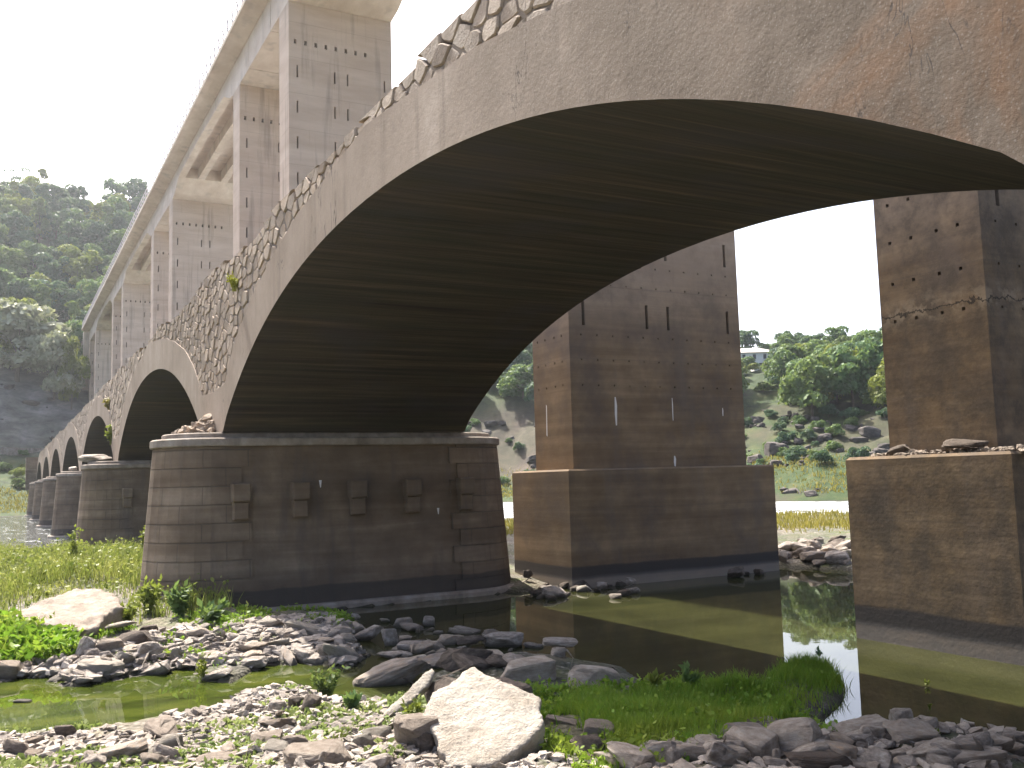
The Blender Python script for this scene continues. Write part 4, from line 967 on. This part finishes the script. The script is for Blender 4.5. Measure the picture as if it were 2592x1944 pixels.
scatter(26, [(1240, 1268), (1460, 1255), (1690, 1232), (1690, 1240), (1460, 1275), (1250, 1300), (1140, 1300), (1120, 1270)], .25, .7, ['brown', 'brown', 'slate'], 'loose dark stone in the row along the foot of the middle plinth', 'loose stones along the middle plinth', deep=-3)
scatter(40, [(1685, 1165), (1842, 1165), (1848, 1222), (1690, 1218)], .4, 1.2, ['slate', 'slate', 'pale', 'brown'], 'loose grey stone on the gravel bank in the gap between the two near piers', 'loose stones on the bank in the gap', deep=-.3)
SL = 'broad flat slate slab lying among the smaller stones of the rubble bar'
scatter(20, [(0, 1415), (230, 1405), (420, 1360), (700, 1350), (760, 1400), (560, 1440), (330, 1435), (0, 1470)], .6, 1.15, ['slate', 'grey', 'pale'], SL, 'flat slabs on the rubble bar', (.16, .28), -.1)
scatter(16, [(780, 1330), (1140, 1330), (1260, 1380), (1120, 1450), (900, 1440), (780, 1400)], .55, 1.1, ['grey', 'slate', 'brown'], 'broad flat slab resting in the shaded shallows in front of the old pier', 'flat slabs in the shaded shallows', (.18, .32), -.8)
scatter(14, [(60, 1640), (420, 1560), (760, 1580), (860, 1640), (600, 1655)], .35, .75, ['slate', 'sand', 'pale'], 'broad flat slab sunk in the gravel at the bottom left', 'flat slabs in the near gravel', (.2, .32), -.02)
mb = MB()
for _ in range(260):
    x = rnd.uniform(-11.9, -8.7); s = rnd.uniform(.015, .055); q = rnd.random()**2
    put_stone(mb, (x, 14.05-.4*q, 3.225+.07*(1-q)*rnd.random()), (s*1.4, s, s*.7), (rnd.uniform(-.5, .5), rnd.uniform(-.5, .5), rnd.uniform(0, 3)))
tag(mb.build('gravel', M['sand'], None, fix=False), 'crumbled gravel lying along the ledge of the right pier plinth', 'gravel', None, 'stuff')
# rocky outcrops of the far slopes
def outcrop(n, a0, a1, q0, q1, lab, grp):
    for _ in range(n):
        a = rnd.uniform(a0, a1); r = float(d0(a))+rnd.uniform(q0, q1); x, y = polar(a, r); w = .7+2.6*rnd.random()**2
        o = rock_at((x, y, gz(x, y)), w, w*.8, w*rnd.uniform(.4, .7), 'outcrop', rnd.uniform(0, 6), rnd.uniform(-.2, .2), rnd.uniform(-.3, .3), sink=.4); o.name = 'rock_outcrop'
        tag(o, lab, 'rock', grp)
outcrop(80, 40.5, 52, 14, 44, 'dark rock outcrop on the grassy right slope between the two near piers', 'rock outcrops on the right slope')
outcrop(34, -3, 6, 44, 60, 'dark rock outcrop at the foot of the wooded left hillside', 'rock outcrops under the left hillside')
outcrop(26, 24, 33, 8, 44, 'rock outcrop on the grey slope seen beside the middle pier', 'rock outcrops behind the arch')
outcrop(14, 40, 50, 0, 4, 'dark rock along the far right waterline', 'rocks on the far right shore')
# things lying on the bridges
def thing_rock(p, w, d, h, mat, lab, k, rot=(0, 0, 0), name='stone_slab', cat='stone'):
    o = bpy.data.objects.new(name, rockmesh(k, mat)); COL.objects.link(o); o.scale = (w/2, d/2, h/2); o.location = p; o.rotation_euler = rot; tag(o, lab, cat)
thing_rock((-47.1, 3.75, 4.47), 1.5, 1.3, .34, 'slate', 'flat stone slab lying on the nose of the second old pier', 3, (.05, .05, .3))
thing_rock((-69.4, 3.9, 4.45), 1.7, 1.2, .3, 'slate', 'flat stone slab lying on the nose of the third old pier', 8, (.0, .08, .1))
thing_rock((-11.25, 13.72, 3.33), .62, .4, .16, 'brown', 'left dark flat stone on the ledge of the right pier plinth', 2, (.1, -.12, .2))
thing_rock((-10.15, 13.8, 3.36), .8, .35, .16, 'brown', 'right dark flat stone on the ledge of the right pier plinth', 5, (.05, .1, -.1))
mb = MB()
for _ in range(150):
    a = rnd.uniform(math.pi, 2*math.pi); q = rnd.random()**.5; x = -24.45+math.cos(a)*q*.75; y = 4.55+math.sin(a)*q*.75; s = rnd.uniform(.05, .13)
    put_stone(mb, (x, y, 4.30+.42*(1-q)*rnd.uniform(.3, 1)+.02), (s*1.3, s, s*.7), (rnd.uniform(-.5, .5), rnd.uniform(-.5, .5), rnd.uniform(0, 3)))
tag(mb.build('rubble_heap', M['rubble'], None, fix=False), 'heap of small pale rubble on the nose of the near old pier', 'rubble heap', None, 'stuff')

# pebbles
def pebbles(name, pix, n, smin, smax, mat, label, deep=.0, zmin=None):
    mb = MB(); xs = [q[0] for q in pix]; ys = [q[1] for q in pix]
    P = []
    c = [hit(*q)[0] for q in pix]; poly = [(k[0], k[1]) for k in c]
    bx = [k[0] for k in poly]; by = [k[1] for k in poly]
    x = np.array([rnd.uniform(min(bx), max(bx)) for _ in range(n*4)]); y = np.array([rnd.uniform(min(by), max(by)) for _ in range(n*4)])
    ok = (sdist(poly, x, y) < 0) & (np.minimum(sdist(STREAM, x, y), sdist(POOL, x, y)) > deep); x = x[ok][:n]; y = y[ok][:n]; z = terrain(x, y)
    for i in range(len(x)):
        s = smin+(smax-smin)*rnd.random()**3
        V, F = HULLS[rnd.randrange(40)]; mb.add((V*np.array([s*1.25, s*.9, s*.5]))@rotm(rnd.uniform(-.4, .4), rnd.uniform(-.4, .4), rnd.uniform(0, 6)).T+np.array([x[i], y[i], z[i]+s*.25]), F)
    tag(mb.build(name, M[mat], None, fix=False), label, 'gravel', None, 'stuff')
pebbles('gravel', [(-300, 1560), (300, 1590), (420, 1520), (540, 1490), (760, 1490), (900, 1560), (1240, 1640), (1240, 1659), (1240, 1720), (-300, 1720)], 5200, .018, .075, 'slate', 'grey gravel and pebbles of the near bank')
pebbles('gravel', [(-300, 1370), (230, 1395), (420, 1345), (700, 1330), (900, 1400), (760, 1440), (460, 1440), (240, 1480), (-300, 1480)], 3600, .03, .12, 'slate', 'pale gravel of the rubble bar', -.15)
pebbles('gravel', [(1240, 1659), (1340, 1630), (1640, 1585), (1900, 1570), (2350, 1600), (2350, 1750), (1240, 1750)], 1100, .02, .1, 'grey', 'grey gravel among the right rubble', -.05)
pebbles('gravel', [(780, 1600), (900, 1590), (960, 1640), (960, 1690), (780, 1690)], 1500, .012, .035, 'sand', 'fine reddish pebbles beside the big pale boulder')

# ------------------------------------------------------------------ grass and plants
def blades(name, x, y, h, w, mat, label, lean=.35, cat='grass', z=None, seg=2, leafy=0.):
    g = np.random.default_rng(len(x)); n = len(x); z = terrain(x, y)-.03 if z is None else z
    a = g.uniform(0, 6.283, n); dx = np.cos(a)*lean*h*g.uniform(.2, 1.2, n); dy = np.sin(a)*lean*h*g.uniform(.2, 1.2, n); b = g.uniform(0, 6.283, n); wx = np.cos(b)*w*.5; wy = np.sin(b)*w*.5
    L = []
    for k, (t, ww) in enumerate(((0, 1.), (.55, .85), (1., .12))):
        q = t**1.8
        L += [np.stack([x+dx*q-wx*ww, y+dy*q-wy*ww, z+h*t*(1-.12*t)], 1), np.stack([x+dx*q+wx*ww, y+dy*q+wy*ww, z+h*t*(1-.12*t)], 1)]
    V = np.stack(L, 1).reshape(-1, 3); base = np.arange(n)[:, None]*6
    F = np.concatenate([base+np.array([[0, 1, 3, 2]]), base+np.array([[2, 3, 5, 4]])], 0)
    sh = np.repeat(g.random(n), 6)
    if leafy:
        m = int(n*leafy); i = g.integers(0, n, m); t = g.uniform(.35, 1.05, m); c = np.stack([x[i]+dx[i]*t, y[i]+dy[i]*t, z[i]+h[i]*t], 1)
        u = g.normal(size=(m, 3)); u /= np.linalg.norm(u, axis=1)[:, None]; v = np.cross(u, g.normal(size=(m, 3))); v /= np.linalg.norm(v, axis=1)[:, None]
        s = (w*2.2*g.uniform(.6, 1.6, m))[:, None] if np.isscalar(w) else (w[i]*2.2)[:, None]
        V2 = np.stack([c-u*s, c-v*s*.6, c+u*s, c+v*s*.6], 1).reshape(-1, 3); F = np.concatenate([F, len(V)+np.arange(m*4).reshape(-1, 4)]); V = np.concatenate([V, V2]); sh = np.concatenate([sh, np.repeat(g.random(m), 4)])
    me = fastmesh(name, V, F); at = me.attributes.new('shade', 'FLOAT', 'POINT'); at.data.foreach_set('value', sh.astype(np.float32))
    return tag(link(name, me, None, [M[mat]]), label, cat, None, 'stuff')
def region(n, x0, x1, y0, y1, f, seed):
    g = np.random.default_rng(seed); x = g.uniform(x0, x1, n*6); y = g.uniform(y0, y1, n*6); p = f(x, y); ok = g.random(n*6) < p; return x[ok][:n], y[ok][:n], g
def wsd(x, y): return np.minimum(np.minimum(sdist(STREAM, x, y), sdist(POOL, x, y)), sdist(RIVER, x, y))
SANDP = [tuple(hit(*zA(*q))[0][:2]) for q in [(30, 690), (350, 560), (730, 460), (960, 540), (1000, 600), (800, 760), (600, 790), (350, 740)]]
def fm(x, y):
    # footprint of the old pier stays bare
    pr = np.hypot(x+24.35, np.maximum(0, 4.65-y)) > 1.9
    k = sstep(wsd(x, y), .2, 1.)*(sdist(SANDP, x, y) > .15)*pr*np.where(y > 4.6, sstep(x, -25.5, -27), 1.)
    return k*sstep(-x, 19.8, 22.5)*(1-sstep(y, 4.4, 6.5))*(.35+.65*sstep(fbm(x*.6, y*.6, 4), .36, .52))
x, y, g = region(46000, -47, -19, -9, 6.5, fm, 1)
n = len(x); tall = sstep(fbm(x*.45, y*.45, 12), .4, .62)
blades('meadow_grass', x, y, (.15+.44*tall*g.uniform(.4, 1.1, n)+.10*g.random(n)), .02, 'grassA', 'tall yellow-green meadow weeds left of the near old pier', .4, leafy=.5)
SANDN = [tuple(hit(*zA(*q))[0][:2]) for q in [(-250, 720), (80, 715), (340, 760), (460, 820), (560, 900), (600, 980), (300, 1030), (-250, 1030)]]
x, y, g = region(7000, -21.5, -17.2, -3.5, 3, lambda a, b: (sdist(SANDN, a, b) < .1)*sstep(wsd(a, b), .1, .5), 2)
blades('bank_grass', x, y, .10+.2*g.random(len(x)), .03, 'grassB', 'dark green weeds below the sandy boulder', .6, leafy=1.2)
# turf tongue reaching into the pool
TURF = [tuple(hit(*q)[0][:2]) for q in [zD(0, 640), zD(330, 590), zD(700, 620), zD(1000, 560), zD(1250, 480), zD(1500, 490), zD(1900, 480), zE(250, 350), zE(480, 275), zE(690, 350), zE(770, 480), zE(700, 600), zE(400, 690), zE(200, 770), zD(1850, 900), zD(1750, 1060), zD(1450, 1080), zD(1200, 1150), zD(1000, 1030), zD(700, 1100), zD(250, 900)]]
x, y, g = region(34000, -13.5, -7, 4.2, 11.4, lambda a, b: sstep(-sdist(TURF, a, b)+.55*(fbm(a*2.6, b*2.6, 77)-.47), -.05, .28)*(.25+.75*sstep(fbm(a*1.3, b*1.3, 8), .34, .5)), 3)
z = np.maximum(terrain(x, y), -.05)-.02; k = sdist(TURF, x, y)
dome = np.exp(-((x+10.65)/.75)**2-((y-10.15)/.75)**2)
blades('bank_grass', x, y, (.08+.17*g.random(len(x))*(.5+fbm(x*2.2, y*2.2, 91))+.05*dome), .010, 'grassB', 'bright green grass tongue growing out into the pool', .45, z=z+.02*dome, leafy=.04)
x, y, g = region(5200, -10.8, -7.2, 3.2, 8.5, lambda a, b: sstep(fbm(a*1.9, b*1.9, 14), .46, .58)*sstep(wsd(a, b), .05, .3)*(b > 4.6-(a+8)*.1), 4)
blades('bank_grass', x, y, .05+.14*g.random(len(x)), .014, 'grassB', 'green weeds around the rocks right of the big pale boulder', .6, leafy=1.)
x, y, g = region(9000, -14, -8.5, -2, 5, lambda a, b: sstep(fbm(a*1.5, b*1.5, 24), .47, .6)*sstep(wsd(a, b), .05, .4), 5)
blades('bank_grass', x, y, .03+.07*g.random(len(x)), .014, 'herb', 'low yellowish weeds sprouting in the near gravel', .7, leafy=1.3)
x, y, g = region(5000, -21, -15.5, 0, 7, lambda a, b: sstep(fbm(a*1.1, b*1.1, 34), .5, .6)*sstep(wsd(a, b), .1, .5), 6)
blades('bank_grass', x, y, .05+.12*g.random(len(x)), .016, 'grassB', 'sparse green weeds on the rubble bar', .6, leafy=.8)
x, y, g = region(15000, -52, -22, 20, 50, lambda a, b: sstep(wsd(a, b), .3, 2.0)*sstep(np.hypot(a, b), 42, 46)*(.3+.7*sstep(fbm(a*.3, b*.3, 44), .38, .52)), 7)
blades('bank_grass', x, y, .12+.36*g.random(len(x)), .045, 'grassC', 'tall yellow grass on the gravel bank in the gap between the near piers', .4)
def ff(a, b):
    hz_, q, aa, r = hill(a, b); return (q > 3)*(q < 24)*(.15+.85*sstep(fbm(a*.16, b*.16, 54), .40, .5))*(aa > -4)*(aa < 58)
x, y, g = region(26000, -160, -30, -10, 110, ff, 8)
blades('far_grass', x, y, .15+.42*g.random(len(x)), .12, 'grassC', 'yellow-green grass along the far bank of the river', .5)

def plant(name, p, n, h, size, mat, label, cat='plant', spread=.5, seed=1, up=.6):
    """stems with leaves: one thing > foliage, stem"""
    g = np.random.default_rng(seed); r = empty(name, p); mb = MB(); vs = []
    for k in range(n):
        a = g.uniform(0, 6.28); l = h*g.uniform(.5, 1.05); e = Vector((math.cos(a)*spread*l*g.uniform(.2, 1), math.sin(a)*spread*l*g.uniform(.2, 1), l)); mb.tube((g.normal()*.03, g.normal()*.03, -.05), e, h*.014, 4, 0, h*.005)
        for j in range(9):
            t = g.uniform(.25, 1.02); c = np.array(e)*t; u = g.normal(size=3)+np.array([0, 0, up]); u /= np.linalg.norm(u); v = np.cross(u, g.normal(size=3)); v /= np.linalg.norm(v); s = size*g.uniform(.6, 1.3)
            vs.append(np.array([c, c+u*s*.55-v*s*.3, c+u*s*1.25, c+u*s*.55+v*s*.3]))
    V = np.concatenate(vs); me = fastmesh('foliage', V, np.arange(len(V)).reshape(-1, 4)); f = link('foliage', me, r, [M[mat]]); mb.build('stem', M[mat], r, fix=False)
    return tag(r, label, cat)
def plantpx(q, hpx, n, mat, label, name='weed', size=.1, spread=.5, seed=1, up=.6, dz=0.):
    p, t = hit(*q); return plant(name, (p[0], p[1], p[2]+dz), n, hpx*t/2043.36, size, mat, label, 'plant', spread, seed, up)
plantpx(zA(1190, 640), 62, 40, 'leafC', 'bushy yellow-green weed at the left foot of the near old pier', 'bushy_weed', .11, .55, 2)
plantpx(zA(1010, 730), 40, 26, 'leafC', 'yellow-green weed hanging over the right end of the sandy boulder', 'bushy_weed', .09, .7, 3)
plantpx(zA(1440, 660), 56, 34, 'leafA', 'leafy dark green weed against the nose of the near old pier', 'bushy_weed', .13, .6, 4)
plantpx(zA(1530, 690), 92, 5, 'leafC', 'tall thin flowering stalk against the near old pier', 'flowering_stalk', .06, .12, 5)
plantpx(zA(1700, 740), 38, 20, 'leafA', 'broad-leaved low plant on the ledge of the near old pier', 'bushy_weed', .16, .8, 6)
plantpx(zA(1150, 180), 62, 12, 'leafC', 'tall weed with yellowish tips beside the left edge of the near old pier', 'flowering_stalk', .12, .2, 7)
plantpx(zA(590, 240), 66, 10, 'leafC', 'tall flowering weed standing in the meadow in front of the second old pier', 'flowering_stalk', .13, .25, 8)
plantpx(zA(1620, 1180), 50, 14, 'leafC', 'yellow-green water plant growing at the stream edge', 'water_plant', .06, .45, 9, 1.4)
plantpx(zB(830, 980), 58, 34, 'leafA', 'feathery dark green plant standing in the stream', 'water_plant', .07, .8, 10)
plantpx(zB(1070, 1090), 26, 6, 'leafA', 'small broad-leaved plant at the stream edge by the pale stones', 'bushy_weed', .12, .7, 11)
plantpx(zB(1640, 1180), 40, 12, 'leafC', 'weed with yellow and red leaves between the plank-shaped slab and the big boulder', 'bushy_weed', .07, .7, 12)
plantpx(zB(900, 1470), 24, 12, 'leafC', 'small bright green weed in the reddish pebbles', 'bushy_weed', .06, .8, 13)
plantpx(zD(1290, 560), 44, 9, 'leafA', 'broad-leaved plants at the pool side of the grass tongue', 'dock_plant', .10, .6, 14, 1.2)
plantpx(zD(960, 590), 32, 5, 'leafC', 'thin plant with flat top at the grass tongue edge near the grey boulders', 'dock_plant', .12, .3, 15, 1.)
plantpx(zE(1420, 440), 13, 4, 'leafC', 'sprout standing in the dark pool by the right pier', 'water_sprout', .03, .7, 16, 1.6)
plantpx(zE(1450, 650), 22, 2, 'leafC', 'pair of long leaves rising from the pool near the round stone', 'water_sprout', .035, .5, 17, 1.8)
plantpx(zE(1500, 880), 20, 4, 'leafC', 'thin grassy plant among the stones at the right pool edge', 'water_sprout', .03, .6, 18, 1.8)
plantpx(zE(560, 270), 18, 5, 'leafB', 'dark sprigs on the crown of the grass tongue against the bright water', 'water_sprout', .05, .6, 19, 1., dz=.1)
plant('moss_tuft', (-21.5, 4.56, 7.45), 40, .3, .06, 'moss', 'bright yellow-green moss tuft on the rubble wall above the near old pier', 'plant', .8, 20)
plant('wall_shrub', (-49.0, 4.6, 5.2), 30, .9, .16, 'leafC', 'yellow-green shrub growing from the second old pier beside the small arch', 'plant', .6, 21)
plant('dry_shrub', (-50.5, 4.6, 7.0), 24, .5, .13, 'dry', 'dry straw-coloured plant on the rubble above the second old pier', 'plant', .7, 22)

# ------------------------------------------------------------------ valley air
hm = bpy.data.materials.new('valley_haze'); hm.use_nodes = True; nt = hm.node_tree; nt.nodes.clear()
out = nt.nodes.new('ShaderNodeOutputMaterial'); pv = nt.nodes.new('ShaderNodeVolumePrincipled')
pv.inputs['Color'].default_value = (.86, .92, 1, 1); pv.inputs['Density'].default_value = HAZE; pv.inputs['Anisotropy'].default_value = .55
nt.links.new(pv.outputs[0], out.inputs['Volume'])
mb = MB(); mb.box(-760, 760, -760, 760, -4, 125); tag(mb.build('haze', hm), 'thin bluish summer haze in the river valley', None, None, 'stuff')
